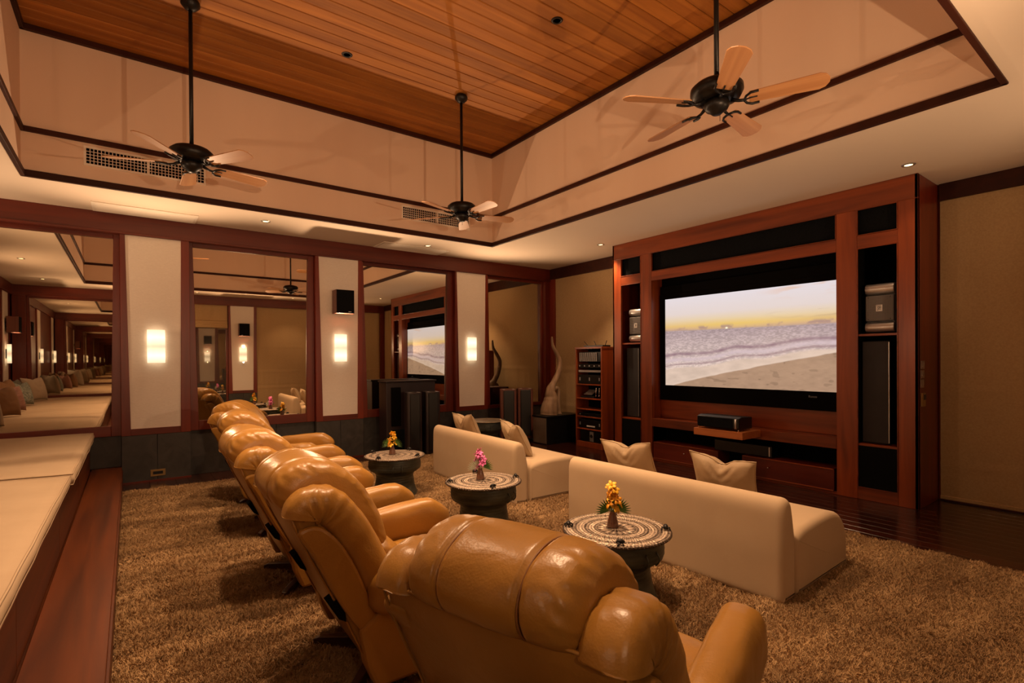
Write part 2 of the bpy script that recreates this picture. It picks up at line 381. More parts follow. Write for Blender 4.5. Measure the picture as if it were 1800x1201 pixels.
# ------------------------------------------------------------------ panelled walls (mirror wall and its twin behind the camera)
PILS = [(-2.10, -1.87, None), (-0.09, 0.605, (-0.04, 0.519, 0.0, 0.501)), (2.14, 2.835, (2.188, 2.771, 2.234, 2.745)), (4.45, 5.11, (4.481, 5.074, 4.52, 5.033)), (6.45, 6.59, None)]
OPEN = [(-1.87, -0.09, (-1.82, -0.150, -1.78, -0.186)), (0.605, 2.14, (0.649, 2.062, 0.70, 2.029)), (2.835, 4.45, (2.877, 4.35, 2.932, 4.30)), (5.11, 6.45, (5.179, 6.425, 5.211, 6.407))]
def slate_tiles(parent, x0, x1, n, yf, yb, z0=0.0, z1=0.57):
    wd = (x1-x0)/n
    for k in range(n):
        MB().box(x0+k*wd+0.0015, x0+(k+1)*wd-0.0015, yf, yb, z0, z1).build('tile', 'slate', parent, bevel=0.003)
def panel_wall(name, yp, sgn):
    """yp: pilaster face, sgn +1 when the wall body lies towards +y"""
    Y = lambda d: yp+sgn*d
    wall = MB().box(XW-0.1, XB+0.1, Y(0.16), Y(0.24), -0.05, HS+0.02).build(name, 'matteblack'); wall['kind'] = 'structure'
    MB().box(XW, XB, Y(-0.012), Y(0.17), 2.975, HS).build('frieze', 'redwood_x', wall, bevel=0.006)
    MB().box(XW, XB, Y(-0.022), Y(0.10), 2.955, 2.982).build('moulding', 'redwood_x', wall, bevel=0.004)
    for (a, b, pn) in PILS:
        z0 = 0.0 if a >= -0.2 else 0.2
        if pn is None:
            MB().box(a, b, Y(0), Y(0.17), 0.57, 2.96).build('post', 'redwood', wall, bevel=0.004)
            slate_tiles(wall, a, b, 1, Y(0.002), Y(0.17), z0)
            continue
        tl, tr, bl, br = pn; zt, zb = 2.95, 0.648
        MB().box(a+0.004, b-0.004, Y(0.03), Y(0.17), 0.57, 2.96).build('post', 'redwood', wall)
        # frame boards around the tapered linen panel
        MB().prism([(a, 0.57), (bl, 0.57), (bl, zb), (tl, zt), (tl, 2.96), (a, 2.96)], 'y', Y(0), Y(0.032)).build('frame_board', 'redwood', wall, bevel=0.003)
        MB().prism([(b, 0.57), (br, 0.57), (br, zb), (tr, zt), (tr, 2.96), (b, 2.96)], 'y', Y(0), Y(0.032)).build('frame_board', 'redwood', wall, bevel=0.003)
        MB().box(bl, br, Y(0.001), Y(0.032), 0.57, zb).build('frame_board', 'redwood_x', wall, bevel=0.003)
        MB().prism([(bl, zb), (br, zb), (tr, zt+0.004), (tl, zt+0.004)], 'y', Y(0.012), Y(0.031)).build('wall_panel', 'linen', wall)
        slate_tiles(wall, a, b, 2, Y(0.004), Y(0.17), z0)
    return wall
wallA = panel_wall('wall_back', YP, 1)
wallD = panel_wall('wall_front', YD, -1)

def opening_frame(parent, yp, sgn, a, b, q, zt=2.91, zb=0.69):
    Y = lambda d: yp+sgn*d
    tl, tr, bl, br = q
    MB().prism([(a, 0.57), (bl, 0.57), (bl, zb), (tl, zt), (tl, 2.96), (a, 2.96)], 'y', Y(0.085), Y(0.15)).build('frame_stile', 'redwood', parent, bevel=0.004)
    MB().prism([(b, 0.57), (br, 0.57), (br, zb), (tr, zt), (tr, 2.96), (b, 2.96)], 'y', Y(0.085), Y(0.15)).build('frame_stile', 'redwood', parent, bevel=0.004)
    MB().box(bl, br, Y(0.085), Y(0.15), 0.57, zb).build('frame_rail', 'redwood_x', parent, bevel=0.004)
    MB().box(tl, tr, Y(0.085), Y(0.15), zt, 2.96).build('frame_rail', 'redwood_x', parent, bevel=0.004)

mlab = ['large mirror above the cream bench cushions, showing the endless repeated room',
        'mirror between the first and second linen panels, showing tan chairs and blinds',
        'mirror between the second and third linen panels, reflecting the lit screen',
        'mirror by the far room corner, reflecting a pale blind and driftwood']
for k, (a, b, q) in enumerate(OPEN):
    root = empty('wall_mirror', ((a+b)/2, YR, 0), label=mlab[k], cat='mirror')
    dx = -(a+b)/2
    q2 = tuple(v+dx for v in q)
    zb = 0.63 if k == 3 else 0.69
    opening_frame(root, -0.12, 1, a+dx, b+dx, q2, zb=zb)
    tl, tr, bl, br = q2
    MB().prism([(bl-.01, zb-.01), (br+.01, zb-.01), (tr+.01, 2.92), (tl-.01, 2.92)], 'y', 0.0, 0.006).build('mirror_glass', 'mirror', root)
    slate_tiles(wallA, a, b, 3 if b-a > 1.5 else 3, YR-0.002, YB, 0.2 if k == 0 else 0.0)
# floor-level strip under the dado
for nm, yy, d in (('baseboard_back', YP, 1), ('baseboard_front', YD, -1)):
    bb = empty(nm); bb['kind'] = 'structure'
    for (a, b, pn) in PILS: MB().box(a-0.002, b+0.002, yy-d*0.006, yy+d*0.02, (0.2 if a < -0.2 else 0), (0.215 if a < -0.2 else 0.018)).build('board', 'redwood_x', bb)

# back wall twin: mirror opposite the big mirror, one raised blind over dark glass, two lowered blinds
def blind(name, axis, fixed, a, b, z0, z1, label, group, raised=False, seams=(0.9, 1.55), parent=None, sign=1, mat='curtain'):
    """roman blind: sheet with soft vertical waviness and stitched horizontal folds"""
    root = empty(name, label=label, cat='blind', group=group)
    nu, nv = 60, 80
    def P(i, j, off=0.0):
        u = a+(b-a)*i/(nu-1); z = z0+(z1-z0)*j/(nv-1)
        d = 0.013*noise.noise(Vector((u*2.4+fixed, z*0.55, 3.1)))+0.006*noise.noise(Vector((u*9, z*1.1, 9.1)))
        for s in seams:
            q = (z-s)/0.012; d += -0.010*math.exp(-q*q)+0.008*math.exp(-((z-s+0.03)/0.03)**2)
        d = d*sign+off*sign
        return (fixed+d, u, z) if axis == 'x' else (u, fixed+d, z)
    MB().grid(lambda i, j: P(i, j), nu, nv).grid(lambda i, j: P(nu-1-i, j, -0.008), nu, nv).build('cloth', mat, root, fix=False)
    if raised:
        for k in range(5):
            zz = z0-0.02-0.035*k
            pr = [(-0.01, zz+0.05), (0.03+0.012*k, zz+0.03), (0.045+0.012*k, zz), (0.03+0.012*k, zz-0.02), (-0.01, zz-0.01)]
            if axis == 'y': MB().prism([(fixed+sign*p[0], p[1]) for p in pr], 'x', a, b).build('fold', mat, root, bevel=0.006)
            else: MB().prism([(fixed+sign*p[0], p[1]) for p in pr], 'y', a, b).build('fold', mat, root, bevel=0.006)
    rail_z = z0-0.012
    if not raised:
        if axis == 'x': MB().box(fixed-0.012, fixed+0.012, a, b, z0-0.02, z0+0.015).build('bottom_rail', mat, root, bevel=0.004)
        else: MB().box(a, b, fixed-0.012, fixed+0.012, z0-0.02, z0+0.015).build('bottom_rail', mat, root, bevel=0.004)
    return root
k = 0
a, b, q = OPEN[0]; root = empty('wall_mirror', ((a+b)/2, YD-0.12, 0), label='mirror over the bench on the wall behind the viewpoint', cat='mirror')
dx = -(a+b)/2; q2 = tuple(v+dx for v in q); opening_frame(root, 0.12, -1, a+dx, b+dx, q2)
MB().prism([(q2[2]-.01, .68), (q2[3]+.01, .68), (q2[1]+.01, 2.92), (q2[0]-.01, 2.92)], 'y', -0.006, 0.0).build('mirror_glass', 'mirror', root)
slate_tiles(wallD, a, b, 3, YD-0.118, YD-0.2, 0.2)
a, b, q = OPEN[1]
wn = MB().box(a, b, YD-0.135, YD-0.128, 0.0, 2.96).build('window_1', 'darkglass'); wn['kind'] = 'structure'
MB().box(a, a+0.05, YD-0.14, YD-0.08, 0, 2.96).build('window_frame', 'redwood', wn); MB().box(b-0.05, b, YD-0.14, YD-0.08, 0, 2.96).build('window_frame', 'redwood', wn)
blind('roman_blind', 'y', YD-0.06, a+0.02, b-0.02, 2.52, 2.96, 'half raised roman blind with gathered folds, seen in a mirror', None, raised=True, seams=(), sign=1)
a, b, q = OPEN[2]; blind('roman_blind', 'y', YD-0.07, a+0.01, b-0.01, 0.05, 2.96, 'lowered tan blind behind the viewpoint, seen in the mirror beside the wall speaker', None, seams=(0.75, 1.2, 1.9), sign=1)
a, b, q = OPEN[3]; blind('roman_blind', 'y', YD-0.07, a+0.01, b-0.01, 0.05, 2.96, 'lowered tan blind beside the screen wall, behind the viewpoint', None, seams=(0.75, 1.2, 1.9), sign=1)

# screen wall (wall_right)
wr = MB().box(XB+0.02, XB+0.12, YD-0.2, YB, -0.05, HS+0.02).build('wall_right', 'redwood'); wr['kind'] = 'structure'
MB().box(XB-0.03, XB+0.03, YD, 1.6, 3.02, HS).build('frieze', 'trim', wr, bevel=0.005)
MB().box(XB-0.03, XB+0.03, 5.45, YP, 2.99, HS).build('frieze', 'trim', wr, bevel=0.005)
MB().box(XB-0.02, XB+0.03, 7.46, YP, 0.0, 3.0).build('post', 'redwood', wr, bevel=0.004)
blind('roman_blind', 'x', XB, YD, 1.598, 0.035, 3.03, 'tall lowered olive-tan blind to the right of the screen cabinet', None, seams=(0.42, 1.15), sign=-1)
blind('roman_blind', 'x', XB, 5.45, 7.46, 0.035, 3.0, 'lowered pale blind behind the equipment rack and driftwood', None, seams=(0.62, 1.3), sign=-1, mat='curtain')

# bench wall (wall_left), seen only in the mirrors
wl = MB().box(XW-0.12, XW-0.03, YD-0.2, YB, -0.05, HS+0.02).build('wall_left', 'redwood'); wl['kind'] = 'structure'
MB().box(XW-0.04, XW+0.02, YD, YP, 2.96, HS).build('frieze', 'redwood_y', wl, bevel=0.005)
for yc in (0.45, 3.65, 6.85):
    MB().box(XW-0.04, XW, yc-0.34, yc+0.34, 0.2, 2.97).build('post', 'redwood', wl, bevel=0.004)
    MB().box(XW-0.01, XW+0.006, yc-0.27, yc+0.27, 0.66, 2.94).build('wall_panel', 'linen', wl)

# ------------------------------------------------------------------ wall sconces
def make_sconce():
    r = empty('wall_sconce')
    MB().box(-0.035, 0.035, -0.02, 0.0, -0.10, 0.10).build('back_plate', 'blackmetal', r, bevel=0.003)
    for z_ in (-0.06, 0.06): MB().box(-0.012, 0.012, -0.05, -0.018, z_-0.01, z_+0.01).build('bracket', 'blackmetal', r)
    # curved glass shade, open at top and bottom
    def P(i, j, rr=1.0):
        t = -1+2*i/12; ang = t*1.25
        return (0.095*math.sin(ang)*rr, -0.035-0.085*math.cos(ang)*rr+0.03, -0.2+0.4*j/8)
    b = MB(); b.grid(lambda i, j: P(i, j), 13, 9); b.grid(lambda i, j: P(12-i, j, 0.94), 13, 9)
    b.add([P(i, 0) for i in range(13)]+[P(i, 0, 0.94) for i in range(13)], [(i, i+1, i+14, i+13) for i in range(12)])
    b.add([P(i, 8) for i in range(13)]+[P(i, 8, 0.94) for i in range(13)], [(i, i+1, i+14, i+13) for i in range(12)])
    m = M['shade']; nt, N, p = nodes(m)
    tc = N('ShaderNodeTexCoord'); sx = N('ShaderNodeSeparateXYZ'); nt.links.new(tc.outputs['Object'], sx.inputs[0])
    ab = N('ShaderNodeMath', operation='ABSOLUTE'); nt.links.new(sx.outputs[2], ab.inputs[0])
    sb = N('ShaderNodeMath', operation='SUBTRACT'); nt.links.new(ab.outputs[0], sb.inputs[0]); sb.inputs[1].default_value = 0.11
    a2 = N('ShaderNodeMath', operation='ABSOLUTE'); nt.links.new(sb.outputs[0], a2.inputs[0])
    mr = N('ShaderNodeMapRange'); mr.inputs['From Min'].default_value = 0.0; mr.inputs['From Max'].default_value = 0.11; mr.inputs['To Min'].default_value = SHADE_E; mr.inputs['To Max'].default_value = SHADE_E*0.45
    nt.links.new(a2.outputs[0], mr.inputs[0]); nt.links.new(mr.outputs[0], p.inputs['Emission Strength'])
    p.inputs['Emission Color'].default_value = (1.0, 0.78, 0.52, 1)
    b.build('shade', m, r)
    for nm, W_, z_, rx in (('upward_light', SCONCE_UP, 0.22, PI-0.42), ('downward_light', SCONCE_DN, -0.22, 0.42)):
        l = bpy.data.lights.new(nm, 'SPOT'); l.energy = W_; l.color = WARM; l.shadow_soft_size = 0.012; l.spot_size = math.radians(122); l.spot_blend = 0.85
        lo = bpy.data.objects.new(nm, l); COL.objects.link(lo); lo.parent = r; lo.location = (0, -0.085, z_)
        lo.rotation_euler = (-(PI-1.0) if z_ > 0 else -0.75, 0, 0)
    return r
proto = make_sconce()
DIM = {}
def dim(d, f):
    key = (d.name.split('.')[0], f)
    if key not in DIM: DIM[key] = d.copy(); DIM[key].energy = d.energy*f
    return DIM[key]
spots = [(0.255, YP, 0, 'glowing sconce on the first linen panel, beside the bench mirror'), (2.49, YP, 0, 'glowing sconce under the wall speaker on the second linen panel'),
         (4.765, YP, 0, 'glowing sconce on the third linen panel, beside the corner mirror'),
         (0.255, YD, PI, 'sconce behind the viewpoint opposite the first linen panel'), (2.49, YD, PI, 'sconce under the speaker behind the viewpoint, seen in the mirror'),
         (4.765, YD, PI, 'sconce behind the viewpoint opposite the third linen panel')]
for yc, t in ((0.45, 'bench wall sconce nearest the wall behind the viewpoint'), (3.65, 'bench wall sconce above the middle of the bench'), (6.85, 'bench wall sconce next to the large mirror')):
    spots.append((XW+0.006, yc, PI/2, t))
for i, s_ in enumerate(spots):
    o = proto if i == 0 else copy_tree(proto)
    o.location = (s_[0], s_[1]+(0.012 if s_[2] == 0 else (-0.012 if s_[2] == PI else 0)), 1.635); o.rotation_euler = (0, 0, s_[2])
    tag(o, s_[3], 'wall lamp', 'wall sconces on linen panels')
    fac = 0.55 if s_[2] == PI/2 else (0.38 if s_[2] == 0 else (1.25 if s_[0] < 3 else 0.45))
    if True:
        for c in o.children:
            if c.type == 'LIGHT': c.data = dim(c.data, fac)

# wall speakers
def make_wall_speaker():
    r = empty('wall_speaker')
    MB().box(-0.13, 0.13, -0.22, -0.03, -0.17, 0.17).build('cabinet', 'redveneer', r, bevel=0.003)
    MB().box(-0.126, 0.126, -0.235, -0.218, -0.166, 0.166).build('grille', 'blackcloth', r, bevel=0.005)
    MB().box(-0.03, 0.03, -0.04, 0.0, -0.05, 0.05).build('bracket', 'blackmetal', r)
    MB().box(0.04, 0.08, -0.2365, -0.2345, -0.15, -0.142).build('badge', 'silver', r)
    return r
ws = make_wall_speaker(); ws.location = (2.50, YP+0.012, 2.30); tag(ws, 'black fronted wood speaker mounted above the sconce on the second panel', 'speaker')
w2 = copy_tree(ws); w2.location = (2.50, YD-0.012, 2.30); w2.rotation_euler = (0, 0, PI); tag(w2, 'wall speaker behind the viewpoint, seen only in the mirror', 'speaker')
w3 = copy_tree(ws); w3.location = (XW+0.006, 0.45, 2.25); w3.rotation_euler = (0, 0, PI/2); tag(w3, 'wall speaker above the end of the bench, seen only in the mirror', 'speaker')

# coffer grilles
def grille(x0, x1, label):
    r = empty('air_grille', ((x0+x1)/2, CY1, 3.475), label=label, cat='vent')
    w_ = (x1-x0)/2; h = 0.075
    MB().box(-w_-0.02, w_+0.02, -0.012, 0, h, h+0.02).box(-w_-0.02, w_+0.02, -0.012, 0, -h-0.02, -h).box(-w_-0.02, -w_, -0.012, 0, -h, h).box(w_, w_+0.02, -0.012, 0, -h, h).build('frame', 'whitemetal', r)
    MB().box(-w_, w_, -0.003, -0.001, -h, h).build('backing', 'matteblack', r)
    MB().box(-0.012, 0.012, -0.011, -0.002, -h, h).build('mullion', 'whitemetal', r)
    n = int(2*w_/0.0285); b = MB()
    for k in range(1, n): xx = -w_+2*w_*k/n; b.box(xx-0.003, xx+0.003, -0.010, -0.002, -h, h)
    for k in range(1, 5): zz = -h+2*h*k/5; b.box(-w_, w_, -0.008, -0.002, zz-0.0025, zz+0.0025)
    b.build('grid_bars', 'whitemetal', r, kind='stuff')
grille(-0.33, 0.663, 'white air grille behind the fan nearest the bench')
grille(3.01, 4.06, 'white air grille behind the fan nearest the far corner')
def slot(x0, x1, label):
    r = empty('slot_diffuser', ((x0+x1)/2, 7.38, HS), label=label, cat='vent')
    w_ = (x1-x0)/2
    MB().box(-w_, w_, -0.22, -0.19, -0.008, 0).box(-w_, w_, 0.17, 0.20, -0.008, 0).box(-w_, -w_+0.03, -0.19, 0.17, -0.008, 0).box(w_-0.03, w_, -0.19, 0.17, -0.008, 0).build('frame', 'whitemetal', r)
    MB().box(-0.006, 0.006, -0.19, 0.17, -0.006, 0).build('mullion', 'whitemetal', r)
    for k in range(7):
        yy = -0.165+k*0.052
        MB().prism([(yy, -0.001), (yy+0.035, -0.012), (yy+0.038, -0.010), (yy+0.005, 0.0)], 'x', -w_+0.03, w_-0.03).build('louvre', 'whitemetal', r)
slot(-0.33, 0.67, 'white ceiling air diffuser above the first linen panel')
slot(3.0, 4.1, 'white ceiling air diffuser above the mirror showing the screen')

# downlights
def downlight(loc, label, ring='whitemetal', lit=True, W=None, target=None, ang=75, group=None):
    r = empty('downlight', loc, label=label, cat='downlight', group=group)
    MB().lathe([(0.032, -0.001), (0.034, -0.006), (0.05, -0.006), (0.055, -0.001)], 24, cap=False).build('trim_ring', ring, r)
    MB().lathe([(0.001, -0.002), (0.033, -0.002)], 24).build('lens', 'led' if lit else 'matteblack', r)
    if W:
        s = spot('downlight_beam', (loc[0], loc[1], loc[2]-0.02), target or (loc[0], loc[1], 0), W, ang, r=0.07 if loc[2] > 4 else 0.03)
        s.parent = r; s.matrix_parent_inverse = r.matrix_world.inverted(); s.location = (0, 0, -0.02)
    return r

# ================================================================== FANS
def make_fan():
    r = empty('ceiling_fan')
    MB().lathe([(0.001, 1.438), (0.06, 1.438), (0.075, 1.42), (0.075, 1.395), (0.045, 1.36), (0.02, 1.345), (0.001, 1.345)], 28).build('canopy', 'blackmetal', r)
    MB().tube([(0, 0, 0.15), (0, 0, 1.36)], 0.0165, 12).build('down_rod', 'blackmetal', r)
    MB().lathe([(0.001, 0.165), (0.03, 0.165), (0.06, 0.16), (0.14, 0.14), (0.168, 0.115), (0.17, 0.085), (0.15, 0.045), (0.11, 0.03), (0.001, 0.03)], 36).build('motor_housing', 'blackmetal', r)
    MB().lathe([(0.001, 0.035), (0.075, 0.03), (0.085, 0.0), (0.07, -0.03), (0.045, -0.045), (0.03, -0.06), (0.001, -0.064)], 28).build('switch_housing', 'blackmetal', r)
    MB().tube([(0.05, 0, -0.03), (0.05, 0, -0.09)], 0.002, 6).build('pull_chain', 'blackmetal', r)
    for k in range(5):
        an = 2*PI*k/5; R = Matrix.Rotation(an, 4, 'Z')
        tilt = Matrix.Rotation(-0.24, 4, 'X')
        # iron bracket: stem and a ring-shaped fork
        b = MB(); pts = [(0.09, 0, 0.02), (0.14, 0, 0.0), (0.18, 0, -0.005)]
        b.tube(pts, [0.014, 0.010, 0.009], 8)
        for s_ in (-1, 1): b.tube([(0.17, 0, -0.006), (0.185, s_*0.035, -0.004), (0.215, s_*0.055, -0.002), (0.26, s_*0.055, 0)], 0.008, 8)
        b.tube([(0.165, 0, -0.006), (0.21, 0, 0.004), (0.25, 0, 0.004)], 0.005, 6)
        o = b.build('blade_bracket', 'blackmetal', r); o.matrix_local = R @ tilt
        prof = [(0.20, -0.045), (0.205, -0.052), (0.60, -0.072), (0.635, -0.055), (0.655, -0.02), (0.655, 0.02), (0.635, 0.055), (0.60, 0.072), (0.205, 0.052), (0.20, 0.045)]
        o = MB().prism(prof, 'z', 0.006, 0.014).build('blade', 'blade', r, bevel=0.002); o.matrix_local = R @ tilt
    return r
fan = make_fan()
for i, (x, y, a, lab) in enumerate([(0.445, 5.27, 16, 'black ceiling fan with tan blades nearest the bench side'), (3.19, 5.28, 56, 'black ceiling fan near the far corner of the timber ceiling'), (3.20, 1.97, 7, 'largest looking black ceiling fan, in front of the screen side of the coffer')]):
    o = fan if i == 0 else copy_tree(fan)
    o.location = (x, y, 3.16); o.rotation_euler = (0, 0, math.radians(a))
    tag(o, lab, 'ceiling fan', 'ceiling fans on long rods')

# ================================================================== MEDIA CABINET
cab = empty('media_cabinet', (XC, 3.5275, 0), label='floor to ceiling red wood media cabinet framing the big screen', cat='cabinet')
def cb(name, x0, x1, y0, y1, z0, z1, mat='cabwood', bevel=0.004):
    return MB().box(x0-XC, x1-XC, y0-3.5275, y1-3.5275, z0, z1).build(name, mat, cab, bevel=bevel)
Y0, Y1 = 1.613, 5.44
F0, F1 = XC, XC+0.035
for (a, b) in ((Y0, 1.775), (2.125, 2.318), (4.712, 4.90), (5.28, Y1)): cb('stile', F0, F1, a, b, 0.0, 2.958)
cb('top_rail', F0, F1, Y0, Y1, 2.958, HS-0.002, 'cabwood_y')
for (a, b) in ((1.775, 2.125), (2.318, 4.712), (4.90, 5.28)): cb('rail', F0+0.002, F1, a, b, 2.562, 2.69, 'cabwood_y')
for (a, b) in ((1.775, 2.125), (4.90, 5.28)):
    cb('bottom_rail', F0+0.002, F1, a, b, 0.0, 0.12, 'cabwood_y')
    cb('shelf', F0+0.02, XB, a, b, 1.665, 1.688, 'cabwood_y', 0.002)
    cb('shelf', F0+0.02, XB, a, b, 0.545, 0.57, 'cabwood_y', 0.002)
    cb('cloth_panel', F0+0.012, F0+0.025, a, b, 0.12, 0.548, 'blackcloth', 0.002)
# raised beads round the openings
def bead(a, b, z0, z1):
    m_ = MB(); w_ = 0.008; x0, x1 = F0-0.005, F0+0.01
    for q in ((a, b, z0, z0+w_), (a, b, z1-w_, z1), (a, a+w_, z0, z1), (b-w_, b, z0, z1)): m_.box(x0-XC, x1-XC, q[0]-3.5275, q[1]-3.5275, q[2], q[3])
    m_.build('bead', 'cabwood_y', cab, bevel=0.002)
for q in ((1.775, 2.125, 2.69, 2.958), (1.775, 2.125, 0.12, 2.562), (2.318, 4.712, 2.69, 2.958), (4.90, 5.28, 2.69, 2.958), (4.90, 5.28, 0.12, 2.562)): bead(*q)
cb('side_panel', F0, XB, Y0, Y0+0.03, 0, HS-0.003, 'redwood'); cb('side_panel', F0, XB, Y1-0.03, Y1, 0, HS-0.003, 'redwood')
for y_ in (2.125, 4.88): cb('inner_side', F1-0.002, XB-0.01, y_, y_+0.02, 0, 2.958, 'matteblack', 0)
cb('back_panel', XB-0.02, XB-0.005, Y0, Y1, 0, HS-0.01, 'matteblack', 0)
# screen niche
for y_ in (2.298, 4.712): cb('niche_side', F1-0.003, 6.24, y_, y_+0.02, 0.60, 2.69, 'cabwood')
cb('niche_back', 6.22, 6.24, 2.318, 4.712, 0.60, 2.958, 'matteblack', 0)
cb('niche_lower_panel', 6.19, 6.22, 2.318, 4.712, 0.60, 0.86, 'cabwood_y')
cb('upper_cloth_panel', F0+0.05, F0+0.06, 2.318, 4.712, 2.69, 2.958, 'blackcloth', 0)
cb('upper_cloth_panel', F0+0.05, F0+0.06, 1.775, 2.125, 2.69, 2.958, 'blackcloth', 0)
cb('upper_cloth_panel', F0+0.05, F0+0.06, 4.90, 5.28, 2.69, 2.958, 'blackcloth', 0)
cb('deck', F0-0.005, 6.22, 2.318, 4.712, 0.485, 0.60, 'cabwood_y')
cb('plinth', F0+0.01, F0+0.04, 2.318, 4.712, 0.0, 0.03, 'cabwood_y')
cb('recess_back', 6.3, 6.32, 2.318, 4.712, 0, 0.49, 'matteblack', 0)
cb('recess_floor', F0+0.02, 6.3, 2.318, 4.712, 0.0, 0.02, 'matteblack', 0)
for (a, b) in ((2.345, 3.367), (3.684, 4.69)):
    d = cb('drawer', F0+0.003, 6.25, a, b, 0.03, 0.268, 'redwood_y', 0.004)
    MB().box(F0-0.004-XC, F0+0.008-XC, a+0.006-3.5275, b-0.006-3.5275, 0.256, 0.268).box(F0-0.004-XC, F0+0.008-XC, a+0.006-3.5275, b-0.006-3.5275, 0.03, 0.042).build('drawer_edge', 'cabwood_y', d, bevel=0.002)
    ym = (a+b)/2+(0.18 if a < 3 else -0.02)
    MB().tube([(F0-XC, ym-3.5275, 0.17), (F0-0.022-XC, ym-3.5275, 0.17), (F0-0.03-XC, ym-3.5275, 0.165)], [0.005, 0.006, 0.009], 10).build('knob', 'chrome', d)

# ---- television with the sunset beach picture
tv = empty('television', (6.15, 3.50, 1.68), label='wide flat television showing a sunset over a beach, set in the cabinet niche', cat='television')
y0, y1, z0, z1 = 2.335, 4.598, 1.071, 2.291
MB().box(0.002, 0.06, 2.325-3.5, 4.685-3.5, 0.86-1.68, 2.48-1.68).build('housing', 'matteblack', tv, bevel=0.004)
bz = MB()
for q in ((2.325, 4.685, 2.291, 2.36), (2.325, 4.685, 0.86, 1.071), (2.325, y0, 1.071, 2.291), (y1, 4.685, 1.071, 2.291)): bz.box(-0.012, 0.004, q[0]-3.5, q[1]-3.5, q[2]-1.68, q[3]-1.68)
bz.build('bezel', 'matteblack', tv, bevel=0.002)
def smooth(a, b, x): 
    t = np.clip((x-a)/(b-a), 0, 1); return t*t*(3-2*t)
def build_screen():
    NU, NV = 440, 240
    U, V = np.meshgrid(np.linspace(0, 1, NU), np.linspace(0, 1, NV))      # U: 0 at the viewer's left, V up
    rng = np.random.RandomState(3)
    def fbm(sx, sy, oct=4, seed=0):
        out = np.zeros_like(U); amp = 1; tot = 0
        for o in range(oct):
            r = np.random.RandomState(seed*17+o); nx, ny = int(sx*2**o)+2, int(sy*2**o)+2
            g = r.rand(ny, nx); xx = U*(nx-1.001); yy = V*(ny-1.001); xi = xx.astype(int); yi = yy.astype(int); fx = xx-xi; fy = yy-yi
            fx = fx*fx*(3-2*fx); fy = fy*fy*(3-2*fy)
            val = (g[yi, xi]*(1-fx)+g[yi, xi+1]*fx)*(1-fy)+(g[yi+1, xi]*(1-fx)+g[yi+1, xi+1]*fx)*fy
            out += amp*val; tot += amp; amp *= 0.5
        return out/tot
    def c(r, g, b): return np.array(lin(r, g, b)[:3])
    HZ = 0.625-0.01*U
    img = np.zeros((NV, NU, 3))
    # sky
    t = (V-HZ)/(1-HZ)
    stops = [(0.0, c(178, 150, 140)), (0.05, c(205, 165, 130)), (0.14, c(222, 184, 118)), (0.3, c(224, 200, 165)), (0.5, c(222, 206, 200)), (1.0, c(222, 212, 216))]
    for k in range(len(stops)-1):
        a, ca = stops[k]; b, cb_ = stops[k+1]; m = (t >= a) & (t <= b+1e-6); f = ((t-a)/(b-a))[..., None]
        img = np.where(m[..., None], ca*(1-f)+cb_*f, img)
    glow = np.exp(-((U-0.46)/0.3)**2-((t-0.12)/0.13)**2)[..., None]; img = img*(1-0.32*glow)+0.32*glow*c(240, 205, 80)
    cl = smooth(0.42, 0.58, fbm(5, 22, 4, 2))*np.exp(-((t-0.33)/0.10)**2)*smooth(0.6, 0.9, U)
    cl2 = smooth(0.45, 0.6, fbm(14, 10, 4, 5))*np.exp(-((t-0.07)/0.05)**2)*0.7
    cl3 = smooth(0.55, 0.7, fbm(6, 16, 4, 8))*smooth(0.6, 0.95, t)*smooth(0.55, 0.8, U)*0.6
    for q, col in ((cl, c(150, 118, 100)), (cl2, c(150, 120, 125)), (cl3, c(225, 180, 150))): img = img*(1-q[..., None])+q[..., None]*col
    sun = np.exp(-(((U-0.415)/0.006)**2+((V-HZ-0.008)/0.009)**2))[..., None]; img = img*(1-sun)+sun*np.array([1.4, 1.3, 0.9])
    # sea
    sea = (V < HZ)[..., None]; d = np.clip((HZ-V)/0.4, 0, 1)
    ch = fbm(45, 90, 2, 11)*0.5+fbm(110, 160, 1, 12)*0.5
    base = c(172, 150, 152)*(1-d[..., None])+c(218, 194, 184)*d[..., None]
    s_ = base*(0.80+0.36*smooth(0.3, 0.75, ch)[..., None]); img = np.where(sea, s_, img)
    # breaking waves: darker mauve bands rising to the right
    w1 = 0.335+0.165*U**1.0+0.012*np.sin(U*17)+0.02*(fbm(12, 3, 3, 21)-0.5)
    for off, wd, col, a in ((0.0, 0.024, c(146, 116, 124), 0.85), (-0.055, 0.03, c(205, 182, 186), 0.8), (-0.10, 0.014, c(150, 120, 124), 0.7)):
        q = (np.exp(-((V-(w1+off*(1.2-0.5*U)))/(wd*0.8))**2*1.0)*a*(0.6+0.8*fbm(30, 8, 3, 61)))[..., None]; img = np.where(sea, img*(1-q)+col*q, img)
    # wash
    shore = w1-0.12*(1.2-0.5*U); wash = smooth(0.0, 0.03, shore-V)[..., None]
    fo = fbm(14, 20, 4, 31)
    img = img*(1-wash)+wash*(c(212, 186, 168)*(0.85+0.3*fo[..., None]))
    # sand
    sd = 0.36*np.clip((U-0.06)/0.94, 0, 1)**0.85+0.012*(fbm(14, 4, 3, 41)-0.5); sm = smooth(-0.006, 0.006, sd-V)[..., None]
    edge = np.exp(-((V-sd)/0.02)**2)[..., None]*0.5; img = img*(1-edge*(1-sm))+edge*(1-sm)*c(226, 200, 180)
    sg = fbm(30, 40, 4, 51); foot = smooth(0.70, 0.78, fbm(22, 30, 2, 55))*0.22
    img = img*(1-sm)+sm*(c(172, 138, 112)*(0.85+0.25*sg[..., None]-foot[..., None]))
    img = np.clip(img, 0, 1.3)
